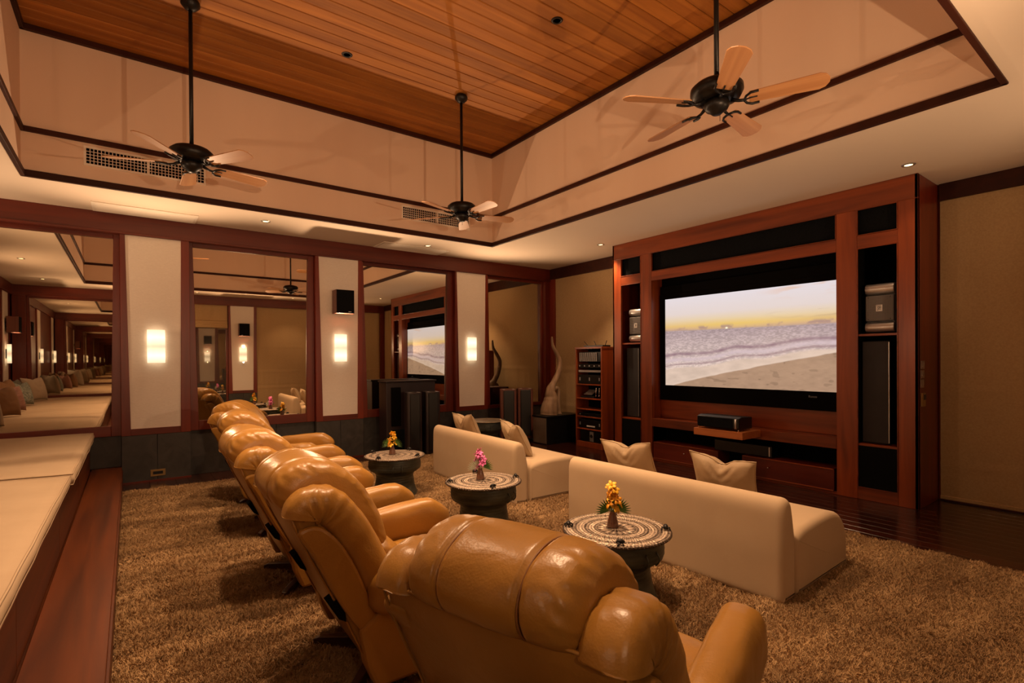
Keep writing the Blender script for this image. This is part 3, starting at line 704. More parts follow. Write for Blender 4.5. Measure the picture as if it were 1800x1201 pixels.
    verts = np.stack([np.full(U.size, -0.004), (y1-(y1-y0)*U.ravel())-3.5, (z0+(z1-z0)*V.ravel())-1.68], 1)
    idx = np.arange(NU*NV).reshape(NV, NU)
    fc = np.stack([idx[:-1, :-1].ravel(), idx[:-1, 1:].ravel(), idx[1:, 1:].ravel(), idx[1:, :-1].ravel()], 1)
    me = bpy.data.meshes.new('screen'); me.from_pydata(verts.tolist(), [], fc.tolist())
    at = me.color_attributes.new('picture', 'FLOAT_COLOR', 'POINT')
    at.data.foreach_set('color', np.concatenate([img.reshape(-1, 3), np.ones((NU*NV, 1))], 1).ravel().astype(np.float32))
    m = newmat('screen_picture', (0.01, 0.01, 0.01, 1), 0.25); nt, N, p = nodes(m)
    vc = N('ShaderNodeVertexColor'); vc.layer_name = 'picture'; nt.links.new(vc.outputs[0], p.inputs['Emission Color']); p.inputs['Emission Strength'].default_value = TVGLOW
    me.materials.append(m); o = bpy.data.objects.new('screen', me); COL.objects.link(o); o.parent = tv
build_screen()

def text(body, size, mat, parent, loc, rot, extrude=0.001, name='lettering'):
    cu = bpy.data.curves.new(name, 'FONT'); cu.body = body; cu.size = size; cu.extrude = extrude; cu.align_x = 'CENTER'; cu.align_y = 'CENTER'
    cu.materials.append(M[mat]); o = bpy.data.objects.new(name, cu); COL.objects.link(o); o.parent = parent; 
    me = bpy.data.meshes.new_from_object(o); bpy.data.objects.remove(o)
    o = bpy.data.objects.new(name, me); COL.objects.link(o); o.parent = parent
    o.location = loc; o.rotation_euler = rot; return o
RW = (PI/2, 0, -PI/2)     # readable on a face that looks towards -x
text('Runco', 0.035, 'screenlogo', tv, (-0.013, 2.62-3.5, 1.012-1.68), RW)

# ---- centre speaker on its pull-out shelf
ps = MB().box(-0.0, 0.40, -0.315, 0.315, 0.0, 0.085).build('pull_out_shelf', 'orangewood', None, loc=(5.575, 3.445, 0.515), bevel=0.004)
tag(ps, 'orange wood slab jutting out under the centre speaker', 'shelf')
cs = empty('centre_speaker', (5.60, 3.46, 0.60), label='long low black centre speaker on the orange wood slab', cat='speaker')
MB().prism([(0.03, 0.018), (0.30, 0.018), (0.30, 0.155), (0.06, 0.165), (0.0, 0.15), (0.0, 0.03)], 'y', -0.27, 0.27).build('cabinet', 'black', cs, bevel=0.012)
MB().box(-0.006, 0.01, -0.20, 0.26, 0.028, 0.145).build('grille', 'blackcloth', cs, bevel=0.006)
for yy in (-0.25, 0.26):
    for xx in (0.03, 0.27): MB().lathe([(0.008, 0.0), (0.006, 0.012), (0.010, 0.02)], 12, xx, yy).build('foot', 'chrome', cs)
MB().tube([(-0.005, -0.235, 0.03), (-0.005, -0.235, 0.145)], 0.012, 12).build('end_post', 'silver', cs)
# black component under the shelf
sb = empty('black_component', (6.02, 3.15, 0.275), label='black component box resting on the right drawer under the slab', cat='audio box')
MB().box(0.02, 0.26, -0.12, 0.62, 0.0, 0.13).build('case', 'black', sb, bevel=0.006); MB().box(0.012, 0.022, -0.10, -0.085, 0.01, 0.12).build('edge_strip', 'silver', sb)

# ---- cabinet side speakers
def horn_speaker(y, z, label, dy=0.125):
    r = empty('side_speaker', (6.06, y, z), label=label, cat='speaker', group='silver ended speakers in the cabinet sides')
    MB().box(0.03, 0.34, -dy-0.012, dy+0.012, 0.0, 0.505).build('cabinet', 'black', r, bevel=0.02)
    for a, b in ((0.012, 0.115), (0.395, 0.505)):
        pr = catmull([(0.07, a), (0.01, a+0.008), (-0.012, (a+b)/2), (0.01, b-0.008), (0.07, b)], 12)
        MB().prism([tuple(p) for p in pr], 'y', -dy, dy, smooth=True).build('end_cap', 'silver', r, bevel=0.006)
    MB().box(0.0, 0.035, -dy+0.004, dy-0.004, 0.13, 0.38).build('grille', 'greyplastic', r, bevel=0.006)
    hb = MB()
    for i in range(22):
        for j in range(22):
            yy = -dy+0.014+(2*dy-0.028)*i/21; zz = 0.14+0.23*j/21
            hb.box(-0.0012, 0.001, yy-0.0026, yy+0.0026, zz-0.0026, zz+0.0026)
    hb.build('perforation', 'matteblack', r, kind='stuff')
    for yy in (-dy+0.03, dy-0.03):
        for zz in (0.145, 0.365): MB().box(-0.003, 0.0, yy-0.004, yy+0.004, zz-0.004, zz+0.004).build('screw', 'black', r)
    bdg = MB().box(-0.006, -0.001, -0.027, 0.027, 0.222, 0.288).build('badge', 'white', r, bevel=0.001)
    o = text('JBL', 0.042, 'black', bdg, (-0.0075, 0.0, 0.255), (0, 0, 0), 0.0006)
    o.rotation_euler = Matrix(((0, 0, -1), (0, -1, 0), (-1, 0, 0))).to_euler()
    return r
horn_speaker(1.955, 1.69, 'silver ended mesh speaker on the shelf to the right of the television')
horn_speaker(5.06, 1.69, 'silver ended mesh speaker on the shelf to the left of the television')
def tower(y, label, strip):
    r = empty('cabinet_tower_speaker', (6.06, y, 0.572), label=label, cat='speaker')
    MB().box(0.02, 0.34, -0.12, 0.12, 0.0, 1.045).build('cabinet', 'black', r, bevel=0.006)
    MB().box(0.0, 0.024, -0.118, 0.118, 0.01, 1.04).build('grille', 'towercloth', r, bevel=0.008)
    MB().box(-0.003, 0.006, strip, strip+0.006, 0.02, 1.03).build('edge_strip', 'silver', r)
    return r
M['towercloth'] = mat_noise('tower_cloth', (0.022, 0.022, 0.027, 1), (0.032, 0.031, 0.038, 1), (3, 3, 3), 0.7)
tower(1.99, 'tall dark tower speaker standing in the cabinet bay right of the screen', -0.119)
tower(5.12, 'tall dark tower speaker standing in the cabinet bay left of the screen', -0.11)

# wall switches and key holder on the cabinet's right side
for k, (zz, h) in enumerate(((1.375, 0.078), (1.285, 0.078), (1.195, 0.078))):
    r = empty('switch_plate', (6.085+(-0.01*k), Y0, zz), label=('topmost', 'middle', 'lowest')[k]+' of three small switch plates on the cabinet side', cat='switch', group='switch plates on the cabinet side')
    MB().box(-0.045, 0.045, -0.008, 0, -h/2, h/2).build('plate', 'switch', r, bevel=0.002)
    for q in (-0.02, 0.02): MB().box(q-0.012, q+0.012, -0.012, -0.007, -0.02, 0.02).build('rocker', 'switch', r, bevel=0.001)
r = empty('wall_control', (6.09, Y0, 1.04), label='brass control plate below the switch plates', cat='control')
MB().box(-0.055, 0.055, -0.012, 0, -0.065, 0.065).build('plate', 'gold', r, bevel=0.003); MB().box(0.0, 0.05, -0.018, -0.01, 0.0, 0.05).build('keypad', 'black', r, bevel=0.002)
r = empty('floor_outlet', (0.262, YP+0.003, 0.10), label='brass outlet plate on the black dado under the first linen panel', cat='outlet')
MB().box(-0.075, 0.075, -0.006, 0, -0.04, 0.04).build('plate', 'gold', r, bevel=0.002); MB().box(-0.05, 0.05, -0.009, -0.005, -0.018, 0.018).build('socket', 'black', r, bevel=0.001)

# ================================================================== EQUIPMENT RACK
rk = empty('equipment_rack', (6.0, 6.0, 0), label='open reddish wood rack of audio equipment beside the media cabinet', cat='rack')
A, B = -0.30, 0.30
for yy in (A, B-0.022): MB().box(0, 0.30, yy, yy+0.022, 0.0, 1.63).build('side_panel', 'rackwood', rk, bevel=0.003)
MB().box(-0.002, 0.305, A-0.005, B+0.005, 1.615, 1.645).build('top', 'rackwood', rk, bevel=0.003)
MB().box(0.005, 0.30, A+0.02, B-0.02, 0.0, 0.09).build('plinth', 'rackwood', rk, bevel=0.003)
MB().box(0.285, 0.298, A+0.02, B-0.02, 0.05, 1.62).build('back_panel', 'matteblack', rk)
for zz in (0.30, 0.50, 0.625, 0.80, 1.03): MB().box(0.004, 0.29, A+0.022, B-0.022, zz-0.010, zz+0.010).build('shelf', 'rackwood', rk, bevel=0.002)
def gear(name, label, z0, h, fn, w_=0.50):
    r = empty(name, (6.02, 5.99, z0), label=label, cat='audio device')
    MB().box(0.01, 0.24, -w_/2, w_/2, 0.004, h).build('case', 'black', r, bevel=0.003)
    fn(r, w_, h); return r
def amp_rows(r, w_, h):
    for i in range(9): MB().box(-0.002, 0.012, w_/2-0.05-i*0.046, w_/2-0.02-i*0.046, 0.01, h-0.012).build('module', 'greyplastic', r, bevel=0.001)
    b = MB()
    for i in range(9):
        for j in range(6): b.box(-0.006, 0.0, w_/2-0.043-i*0.046, w_/2-0.027-i*0.046, 0.018+j*0.024, 0.030+j*0.024)
    b.build('connectors', 'silver', r, kind='stuff')
gear('amplifier', 'modular amplifier with rows of silver connectors, topmost in the rack', 1.40, 0.165, amp_rows)
def knobs(n, x=-0.004, mat='silver'):
    def f(r, w_, h):
        MB().box(-0.003, 0.01, -w_/2, w_/2, 0.004, h).build('front_panel', 'blackmetal', r, bevel=0.002)
        for i in range(n): MB().box(-0.010, -0.002, w_/2-0.03-i*(w_-0.06)/max(1, n-1)-0.012, w_/2-0.03-i*(w_-0.06)/max(1, n-1)+0.008, h*0.35, h*0.7).build('button', mat, r, bevel=0.002)
    return f
gear('receiver', 'dark receiver with a few buttons, second from the rack top', 1.30, 0.07, knobs(5))
def bar(r, w_, h): MB().box(-0.004, 0.01, -w_/2, w_/2, 0.008, h-0.008).build('front_panel', 'silver', r, bevel=0.002)
gear('tuner', 'slim device with a pale metal front below the receiver', 1.225, 0.05, bar)
gear('preamplifier', 'black device with a small display on the fifth shelf', 1.042, 0.15, knobs(3))
ro = empty('router', (6.0, 5.99, 0.812), label='tilted grey lid of a small open device on the rack', cat='audio device')
MB().box(0.02, 0.22, -0.10, 0.20, 0.0, 0.03).build('case', 'black', ro, bevel=0.003)
o = MB().box(0.0, 0.15, -0.06, 0.12, 0.0, 0.01).build('lid', 'greyplastic', ro, bevel=0.002); o.location = (0.03, 0.02, 0.05); o.rotation_euler = (0, -0.5, 0)
for q in (-0.13, -0.2): MB().tube([(0.03, q, 0.03), (0.03, q-0.01, 0.17)], 0.007, 8).build('stand', 'chrome', ro)
pj = gear('small_amplifier', 'boxy black device with a bright label low in the rack', 0.312, 0.14, knobs(2))
MB().box(-0.012, -0.003, -0.12, 0.06, 0.03, 0.05).build('label_strip', 'white', pj)
su = gear('power_unit', 'dark unit with a pale round badge at the rack bottom', 0.092, 0.18, lambda r, w_, h: None, 0.46)
MB().box(-0.003, 0.012, -0.08, 0.0, 0.01, 0.17).build('badge_strip', 'greyplastic', su); MB().lathe([(0.001, 0), (0.028, 0), (0.028, 0.006)], 20).build('badge', 'black', su, loc=(-0.004, -0.04, 0.10), rot=(0, -PI/2, 0))
sw = gear('media_player', 'thin black player on the middle rack shelf', 0.512, 0.05, knobs(1))
wr_ = empty('wireless_hub', (6.12, 5.98, 1.645), label='flat black wireless hub with three antennas on top of the rack', cat='router')
MB().box(-0.08, 0.10, -0.27, 0.16, 0.0, 0.028).build('case', 'black', wr_, bevel=0.005)
for yy, dy in ((0.13, 0.10), (-0.05, 0.05), (-0.24, -0.04)): MB().tube([(0, yy, 0.02), (0, yy+dy*0.3, 0.04), (0, yy+dy, 0.10)], 0.006, 8).build('antenna', 'black', wr_)

# ================================================================== CORNER: box table, driftwood, stool, speakers
M['palereflect'] = mat_noise('painted_reflection', (0.36, 0.28, 0.21, 1), (0.44, 0.34, 0.26, 1), (3, 3, 3), 0.25, metal=0.6)  # beige reflection on the glossy black end, painted as a pale material
bt = empty('side_table', (6.0, 6.82, 0), label='black box table with a pale reflection painted on its end, beside the rack', cat='table')
MB().box(-0.37, 0.37, -0.20, 0.16, 0.0, 0.455).build('body', 'black', bt, bevel=0.004); MB().box(-0.385, 0.39, -0.215, 0.17, 0.455, 0.485).build('top', 'black', bt, bevel=0.006)
MB().box(-0.378, -0.370, -0.195, 0.15, 0.02, 0.45).build('reflection_panel', 'palereflect', bt)
rt = empty('driftwood_sculpture', (5.86, 6.80, 0.485), label='pale driftwood horn sculpture standing on the black box table', cat='sculpture')
path = catmull([(-0.02, 0, 0.0), (-0.01, 0, 0.12), (0.03, 0, 0.28), (0.02, 0.0, 0.42), (0.10, 0.01, 0.55), (0.20, 0, 0.72), (0.24, 0, 0.92), (0.16, 0, 1.08), (0.08, 0, 1.20), (0.06, 0, 1.36)], 60)
rad = np.interp(np.linspace(0, 1, 60), [0, .1, .2, .32, .45, .6, .75, .9, 1], [.155, .15, .125, .085, .055, .045, .036, .028, .014])
rad = [r_*(1+0.12*noise.noise(Vector((i*0.25, 0, 1)))) for i, r_ in enumerate(rad)]
MB().tube(path, rad, 16).build('horn', 'root', rt)
p2 = catmull([(0.05, 0, 0.38), (0.14, -0.01, 0.46), (0.19, -0.02, 0.40), (0.17, -0.03, 0.20), (0.19, -0.03, 0.0)], 30)
MB().tube(p2, [0.035, 0.036]+[0.034]*26+[0.045, 0.05], 12).build('leg_root', 'root', rt)

def drum(name_parts_root, R=0.32, H=0.44, top='drumtop', frogs=True, body='bronze'):
    r = name_parts_root
    MB().lathe([(0.001, H-0.004), (R*0.5, H-0.003), (R-0.012, H-0.003), (R, H-0.008), (R, H-0.016), (R-0.02, H-0.022), (R*0.86, H-0.024)], 72).build('top_plate', top, r)
    pr = [(R*0.83, H-0.024), (R*0.85, H-0.06), (R*0.86, H-0.11), (R*0.83, H-0.145), (R*0.70, H-0.175), (R*0.625, H-0.195), (R*0.61, H-0.23), (R*0.625, H-0.27), (R*0.66, H-0.33), (R*0.72, H-0.39), (R*0.755, 0.01), (R*0.76, 0.0)]
    b = MB(); pts = catmull(pr, 60)
    pts = [(p[0]+0.0016*math.sin(p[1]*260), p[1]) for p in pts]
    b.lathe(pts, 64).build('body', body, r)
    for a in ((0.9, 1.2), (0.9+PI, 1.2+PI)):
        for t in a:
            c, s_ = math.cos(t), math.sin(t); q = []
            for k in range(9):
                u = -1+2*k/8; rr = R*0.845+0.024*math.cos(u*PI/2); q.append((c*rr, s_*rr, H-0.11+0.038*u))
            MB().tube(q, 0.0045, 8).build('handle', body, r)
    if frogs:
        for k in range(4):
            t = 0.35+k*PI/2; f = MB(); 
            f.tube([(-0.022, 0, 0.012), (-0.012, 0, 0.019), (0.004, 0, 0.022), (0.018, 0, 0.02), (0.026, 0, 0.018)], [0.006, 0.013, 0.014, 0.010, 0.004], 10)
            for s_ in (-1, 1):
                f.tube([(-0.014, s_*0.010, 0.016), (-0.004, s_*0.021, 0.016), (-0.018, s_*0.024, 0.001)], [0.006, 0.005, 0.004], 6)
                f.tube([(0.012, s_*0.008, 0.016), (0.016, s_*0.017, 0.012), (0.018, s_*0.018, 0.001)], [0.004, 0.0035, 0.003], 6)
            o = f.build('frog_figure', 'blackmetal', r); o.location = ((R-0.035)*math.cos(t), (R-0.035)*math.sin(t), H-0.004); o.rotation_euler = (0, 0, t+PI/2)
    return r
M['oldtop'] = mat_noise('worn_drum_top', (0.16, 0.12, 0.08, 1), (0.26, 0.20, 0.13, 1), (20, 20, 20), 0.45, metal=0.4, bump=0.3)
d1 = drum(empty('drum_table', (2.27, 5.18, 0), 0.2, 'bronze drum table with orange orchids, nearest the mirror wall', 'table', 'bronze drum tables in a row'))
d2 = copy_tree(d1); d2.location = (2.38, 3.62, 0); d2.rotation_euler = (0, 0, 0.9); tag(d2, 'greenish bronze drum table with pink orchids, middle of the row')
d3 = copy_tree(d1); d3.location = (2.33, 2.10, 0); d3.rotation_euler = (0, 0, 0.45); tag(d3, 'bronze drum table with yellow orchids behind the nearest recliner')
ds = drum(empty('drum_stool', (4.42, 6.62, 0), 0.0, 'plain bronze drum table in the corner behind the far sofa', 'table'), 0.29, 0.52, 'oldtop', False)

# floor standing speakers
big = empty('bass_speaker', (3.47, 7.34, 0), label='large dark bass cabinet standing against the mirror that shows the screen', cat='speaker')
MB().box(-0.40, 0.42, -0.05, 0.24, 0.0, 1.115).build('cabinet', 'darkplum', big, bevel=0.01); MB().box(-0.415, 0.435, -0.065, 0.245, 1.115, 1.14).build('top', 'darkplum', big, bevel=0.005)
MB().box(-0.33, -0.17, -0.062, -0.045, 0.45, 1.04).build('grille', 'matteblack', big, bevel=0.01)  # flat black panel painting the dark recess of the cutout opening
MB().box(-0.33, 0.30, -0.062, -0.045, 0.08, 0.40).build('grille', 'blackcloth', big, bevel=0.01)
def slim(x, y, lab, mat='darkplum', W=0.105, D=0.30, H=0.97, rz=0.0, grp=None):
    r = empty('floor_speaker', (x, y, 0), rz, lab, 'speaker', grp)
    pr = catmull([(-0.06, D), (-W, D*0.55), (-W, D*0.2), (-W*0.92, 0.0), (W*0.92, 0.0), (W, D*0.2), (W, D*0.55), (0.06, D)], 28, True)
    MB().prism([tuple(p) for p in pr], 'z', 0.05, H).build('cabinet', mat, r, bevel=0.004)
    MB().box(-W*0.72, W*0.72, -0.022, 0.01, 0.09, H-0.02).build('grille', 'black', r, bevel=0.01)
    MB().box(-W-0.03, W+0.03, 0.0, D, 0.0, 0.018).build('plinth', 'black', r, bevel=0.003)
    for sx in (-1, 1): MB().tube([(sx*W*0.8, 0.03, 0.015), (sx*W*0.8, 0.03, 0.055)], 0.012, 10).build('spike', 'chrome', r)
    MB().box(-W*0.8, -W*0.5, -0.002, D*0.3, H, H+0.004).build('top_inlay', 'silver', r)
    MB().box(W*0.5, W*0.8, -0.002, D*0.3, H, H+0.004).build('top_inlay', 'silver', r)
    return r
slim(3.36, 6.93, 'slim curved dark speaker in front of the bass cabinet, bench side of the pair', rz=-0.15, grp='slim speakers before the bass cabinet')
slim(3.66, 6.93, 'slim curved dark speaker in front of the bass cabinet, nearer the third linen panel', rz=-0.15, grp='slim speakers before the bass cabinet')
slim(5.27, 7.20, 'red-brown sided black speaker under the corner mirror, nearer the linen panel', 'redveneer', 0.13, 0.32, 0.93, -0.45, 'red-brown speakers under the corner mirror')
slim(5.64, 7.20, 'red-brown sided black speaker under the corner mirror, nearer the driftwood', 'redveneer', 0.13, 0.32, 0.93, -0.45, 'red-brown speakers under the corner mirror')
sm = empty('small_speaker', (4.10, 7.05, 0), label='small black speaker on the floor beside the bass cabinet', cat='speaker')
MB().box(-0.10, 0.10, -0.10, 0.10, 0.0, 0.34).build('cabinet', 'black', sm, bevel=0.01); MB().box(-0.09, 0.09, -0.112, -0.098, 0.02, 0.32).build('grille', 'blackcloth', sm, bevel=0.006)

# ================================================================== SOFAS AND PILLOWS
def soft_extrude(b, prof, h, rad, n=90, steps=7):
    """closed xz profile swept along y, its end edges rolled over with radius rad"""
    # dense resample
    P = [np.array(p, float) for p in prof]; L = [np.linalg.norm(P[(i+1) % len(P)]-P[i]) for i in range(len(P))]; T = sum(L); pts = []
    for k in range(n):
        d = T*k/n; i = 0
        while d > L[i]: d -= L[i]; i += 1
        pts.append(P[i]+(P[(i+1) % len(P)]-P[i])*d/L[i])
    for _ in range(4): pts = [(pts[i-1]+pts[i]*2+pts[(i+1) % n])/4 for i in range(n)]
    area = sum(pts[i][0]*pts[(i+1) % n][1]-pts[(i+1) % n][0]*pts[i][1] for i in range(n)); sg = 1 if area > 0 else -1
    nrm = []
    for i in range(n):
        t = pts[(i+1) % n]-pts[i-1]; t /= np.linalg.norm(t); nrm.append(np.array([-t[1], t[0]])*sg)
    ys = []; off = []
    for k in range(steps): a = PI/2*k/(steps-1); ys.append(-h+rad*(1-math.sin(a))); off.append(rad*(1-math.cos(a)))
    ys = ys[::-1]; off = off[::-1]
    ys = [-h+rad-rad*math.cos(PI/2*k/(steps-1)) for k in range(steps)]; off = [rad-rad*math.sin(PI/2*k/(steps-1)) for k in range(steps)]
    ys = ys+[-h+rad+(2*h-2*rad)*k/8 for k in range(1, 8)]+[-y for y in ys[::-1]]; off = off+[0]*7+off[::-1]
    b.grid(lambda i, j: (pts[j][0]+nrm[j][0]*off[i], ys[i], max(0.012, pts[j][1]+nrm[j][1]*off[i])), len(ys), n, closed_v=True, caps=True)
    return b
def make_sofa(W):
    r = empty('sofa')
    h = W/2
    back = [(0.0, 0.015), (-0.005, 0.30), (0.0, 0.56), (0.012, 0.605), (0.045, 0.635), (0.095, 0.632), (0.135, 0.60), (0.16, 0.50), (0.185, 0.38), (0.185, 0.015)]
    seat = [(0.178, 0.015), (0.178, 0.385), (0.30, 0.415), (0.50, 0.43), (0.74, 0.428), (0.86, 0.40), (0.94, 0.335), (0.985, 0.24), (1.0, 0.12), (0.995, 0.015)]
    soft_extrude(MB(), back, h, 0.045).build('backrest', 'sofa', r)
    soft_extrude(MB(), seat, h, 0.045, 120).build('seat', 'sofa', r)
    MB().box(0.03, 0.96, -h+0.03, h-0.03, 0.0, 0.02).build('plinth', 'matteblack', r)
    for y in (-h+0.06, h-0.06):
        for x in (0.08, 0.9): MB().box(x-0.03, x+0.03, y-0.03, y+0.03, 0, 0.02).build('foot', 'black', r)
    for o in r.children:
        for m in o.modifiers:
            if m.type == 'BEVEL': m.segments = 4; m.angle_limit = 1.0
    return r
s2 = make_sofa(1.75); s2.location = (2.962, 2.315, 0); s2.rotation_euler = (0, 0, 0.035); tag(s2, 'cream low sofa behind the yellow orchid table, nearer the rug edge', 'sofa', 'cream low sofas')
s1 = make_sofa(1.80); s1.location = (3.03, 4.92, 0); s1.rotation_euler = (0, 0, -0.03); tag(s1, 'cream low sofa behind the pink orchid table, farther from the viewpoint', 'sofa', 'cream low sofas')

def make_pillow(w, h, t, mat, seed, chop=0.0, pipe=True, edge=None):
    """square cushion in the yz plane, thickness along x, pinched corners; chop = dent in the top edge"""
    r = empty('throw_pillow'); n = 26
    def P(i, j, sgn):
        u = -1+2*i/(n-1); v = -1+2*j/(n-1)
        pin = 1-0.10*(1-abs(u)**2)*abs(v)**3; pin2 = 1-0.10*(1-abs(v)**2)*abs(u)**3
        y = u*w/2*pin2; z = v*h/2*pin
        th = t/2*((1-abs(u)**2.6)*(1-abs(v)**2.6))**0.55
        th += 0.008*noise.noise(Vector((u*3+seed, v*3, sgn)))*(1-abs(u))*(1-abs(v))*2
        if chop:
            d = math.exp(-(u/0.28)**2)*max(0, (v+0.2)/1.2)**1.3; z -= chop*d; th *= 1-0.35*d
            th += 0.012*math.sin((v-abs(u)*1.3)*14)*math.exp(-(u/0.5)**2)*max(0, v)
        return (sgn*th, y, z)
    b = MB(); b.grid(lambda i, j: P(i, j, 1), n, n); b.grid(lambda i, j: P(n-1-i, j, -1), n, n)
    b.build('cover', mat, r)
    if pipe:
        k = [P(i, 0, 0) for i in range(n)]+[P(n-1, j, 0) for j in range(1, n)]+[P(i, n-1, 0) for i in range(n-2, -1, -1)]+[P(0, j, 0) for j in range(n-2, -1, -1)]
        MB().tube(k, 0.0042, 6).build('piping', edge or mat, r)
    return r
def lean(r, loc, tilt, rz, roll=0): r.location = loc; r.rotation_euler = Euler((roll, tilt, rz), 'XYZ'); return r
for i, (x, y, z, tilt, rz, rl, lab) in enumerate([
    (3.27, 2.82, 0.560, -0.42, 0.18, -0.04, 'tan pillow on the nearer sofa, at its end towards the other sofa'),
    (3.27, 1.98, 0.560, -0.40, 0.10, 0.05, 'tan pillow on the nearer sofa, closest to its end by the open rug'),
    (3.32, 5.45, 0.565, -0.42, 0.0, -0.03, 'tan pillow on the farther sofa, near the slim speakers'),
    (3.33, 4.46, 0.555, -0.50, -0.25, 0.06, 'tan pillow on the farther sofa, leaning nearest the sofa gap')]):
    p = make_pillow(0.46, 0.40, 0.17, 'pillow', i*3.1, 0.045)
    lean(p, (x+0.03, y, z+0.04), tilt, rz, rl); tag(p, lab, 'pillow', 'tan pillows on the sofas')

# ================================================================== RECLINERS
def make_recliner():
    r = empty('recliner')
    def loft_y(prof, ys, env, n, wr=0.0, wk=40, seed=0, seams=()):
        pts = catmull(prof, n, True); c = sum(pts)/len(pts); ny = len(ys)
        def P(i, j):
            v = ys[i]; vm = max(abs(ys[0]), abs(ys[-1])); q = v/vm; e = env(q)
            for s_, a in seams: e *= 1-a*math.exp(-((q-s_)/0.028)**2)
            p = pts[j]; rad = p-c
            s_ = j/n
            nf = noise.noise(Vector((s_*9, q*3, seed+2)))
            wv = wr*math.sin(wk*s_*2*PI+9*noise.noise(Vector((s_*6, q*3, seed))))*math.exp(-(1-abs(q))/0.17)*(0.35+0.9*abs(nf)*2)
            wv += wr*0.5*noise.ridged_multi_fractal(Vector((q*4.5+s_*3, s_*34, seed)), 0.9, 2.1, 3, 1.0, 2.0)*(0.15+0.85*abs(q)**2)-wr*0.4
            wv += 0.007*noise.noise(Vector((p[0]*8, p[1]*8, v*8+seed)))
            m_ = e+wv/max(0.03, np.linalg.norm(rad))
            return (c[0]+rad[0]*m_, v, c[1]+rad[1]*m_)
        return MB().grid(P, ny, n, closed_v=True, caps=True)
    def ends(h, m=41, edge=0.9):
        return [h*(math.sin(PI/2*(-1+2*k/(m-1)))*0.35+(-1+2*k/(m-1))*0.65) for k in range(m)]
    # outer shell of the back, seen from behind
    shell = [(-0.508, 0.862), (-0.488, 0.80), (-0.44, 0.69), (-0.372, 0.55), (-0.315, 0.43), (-0.262, 0.31), (-0.205, 0.19), (-0.155, 0.10), (0.02, 0.10), (-0.02, 0.40), (-0.20, 0.62), (-0.34, 0.80), (-0.44, 0.862)]
    MB().prism(shell, 'y', -0.345, 0.345, True).build('back_shell', 'leather', r, bevel=0.014)
    b = MB()
    for s_ in (-1, 1):
        b.tube([(x-0.003, s_*0.345, z) for x, z in shell[:7]], 0.0045, 6)
    b.tube([(-0.512, -0.345+0.69*k/20, 0.862+0.0*k) for k in range(21)], 0.0045, 6)
    b.build('piping', 'leather', r)
    for s_ in (-1, 1):
        a = [tuple(p) for p in catmull([(-0.488, 0.785), (-0.455, 0.81), (-0.40, 0.80), (-0.335, 0.735), (-0.27, 0.62), (-0.215, 0.48), (-0.175, 0.36), (-0.24, 0.345), (-0.31, 0.44), (-0.37, 0.555), (-0.44, 0.70)], 44, True)]
        MB().prism(a, 'y', s_*0.28, s_*0.372, True).build('side_panel', 'leather', r, bevel=0.012)
        # side bolster: fat roll over the shoulder and down the front of the back
        ctr = catmull([(-0.462, 0.835), (-0.445, 0.872), (-0.375, 0.872), (-0.31, 0.81), (-0.255, 0.72), (-0.20, 0.61), (-0.155, 0.50), (-0.13, 0.40)], 64)
        n, m = 64, 24
        def P(i, j, s_=s_):
            c = ctr[i]; t = ctr[min(i+1, n-1)]-ctr[max(i-1, 0)]; t = t/np.linalg.norm(t); nn = np.array([-t[1], t[0]])
            q = i/(n-1); rr = 0.076*min(1, (q/0.03+0.62))**0.6*min(1, ((1-q)/0.05+0.2))**0.5
            an = 2*PI*j/m
            ry = 0.070*min(1, (q/0.02+0.8)); ca, sa = math.cos(an), math.sin(an); yy = math.copysign(abs(ca)**0.72, ca); rn = math.copysign(abs(sa)**0.72, sa)
            pucker = 0.0045*math.sin(q*95+3*noise.noise(Vector((q*6, an, 2.0))))*math.exp(-((q-0.28)/0.13)**2)*(0.35+0.65*abs(yy))
            pucker += 0.006*noise.noise(Vector((c[0]*12, c[1]*12, yy*2+s_)))
            rad = rr+pucker
            return (c[0]+nn[0]*rn*rad, s_*(0.303+yy*(ry+pucker)), c[1]+nn[1]*rn*rad)
        MB().grid(P, n, m, closed_v=True, caps=True).build('side_bolster', 'leather', r)
    # head cushion draped over the top, three channels
    prof = [(-0.522, 0.850), (-0.562, 0.92), (-0.53, 0.995), (-0.45, 1.038), (-0.35, 1.035), (-0.25, 0.985), (-0.17, 0.90), (-0.105, 0.79), (-0.065, 0.67), (-0.07, 0.585), (-0.13, 0.57), (-0.21, 0.68), (-0.31, 0.80), (-0.42, 0.86)]
    hc = loft_y(prof, ends(0.247, 81), lambda q: (1-0.10*abs(q)**3)*(1-0.22*abs(q)**14), 130, 0.0042, 24, 1, ((-0.48, 0.045), (0.44, 0.045)))
    hc.build('head_cushion', 'leather', r)
    b = MB(); pts = catmull(prof, 84, True)
    c = sum(pts)/len(pts)
    for q in (-0.48, 0.44):
        e = (1-0.10*abs(q)**3)*(1-0.045)
        b.tube([(c[0]+(p[0]-c[0])*(e+0.004), q*0.247, c[1]+(p[1]-c[1])*(e+0.004)) for p in pts[0:60]], 0.0028, 6)
    b.build('seam', 'leather_seam', r)
    # lower back cushion
    prof = [(-0.17, 0.66), (-0.09, 0.67), (-0.01, 0.60), (0.07, 0.50), (0.10, 0.43), (0.03, 0.39), (-0.10, 0.40), (-0.20, 0.55)]
    loft_y(prof, ends(0.262, 31), lambda q: 1-0.4*abs(q)**5, 48, 0.003, 18, 5).build('lumbar_cushion', 'leather', r)
    prof = [(-0.14, 0.30), (-0.14, 0.44), (0.02, 0.465), (0.22, 0.468), (0.40, 0.462), (0.49, 0.43), (0.525, 0.35), (0.515, 0.26), (0.46, 0.235), (0.15, 0.235)]
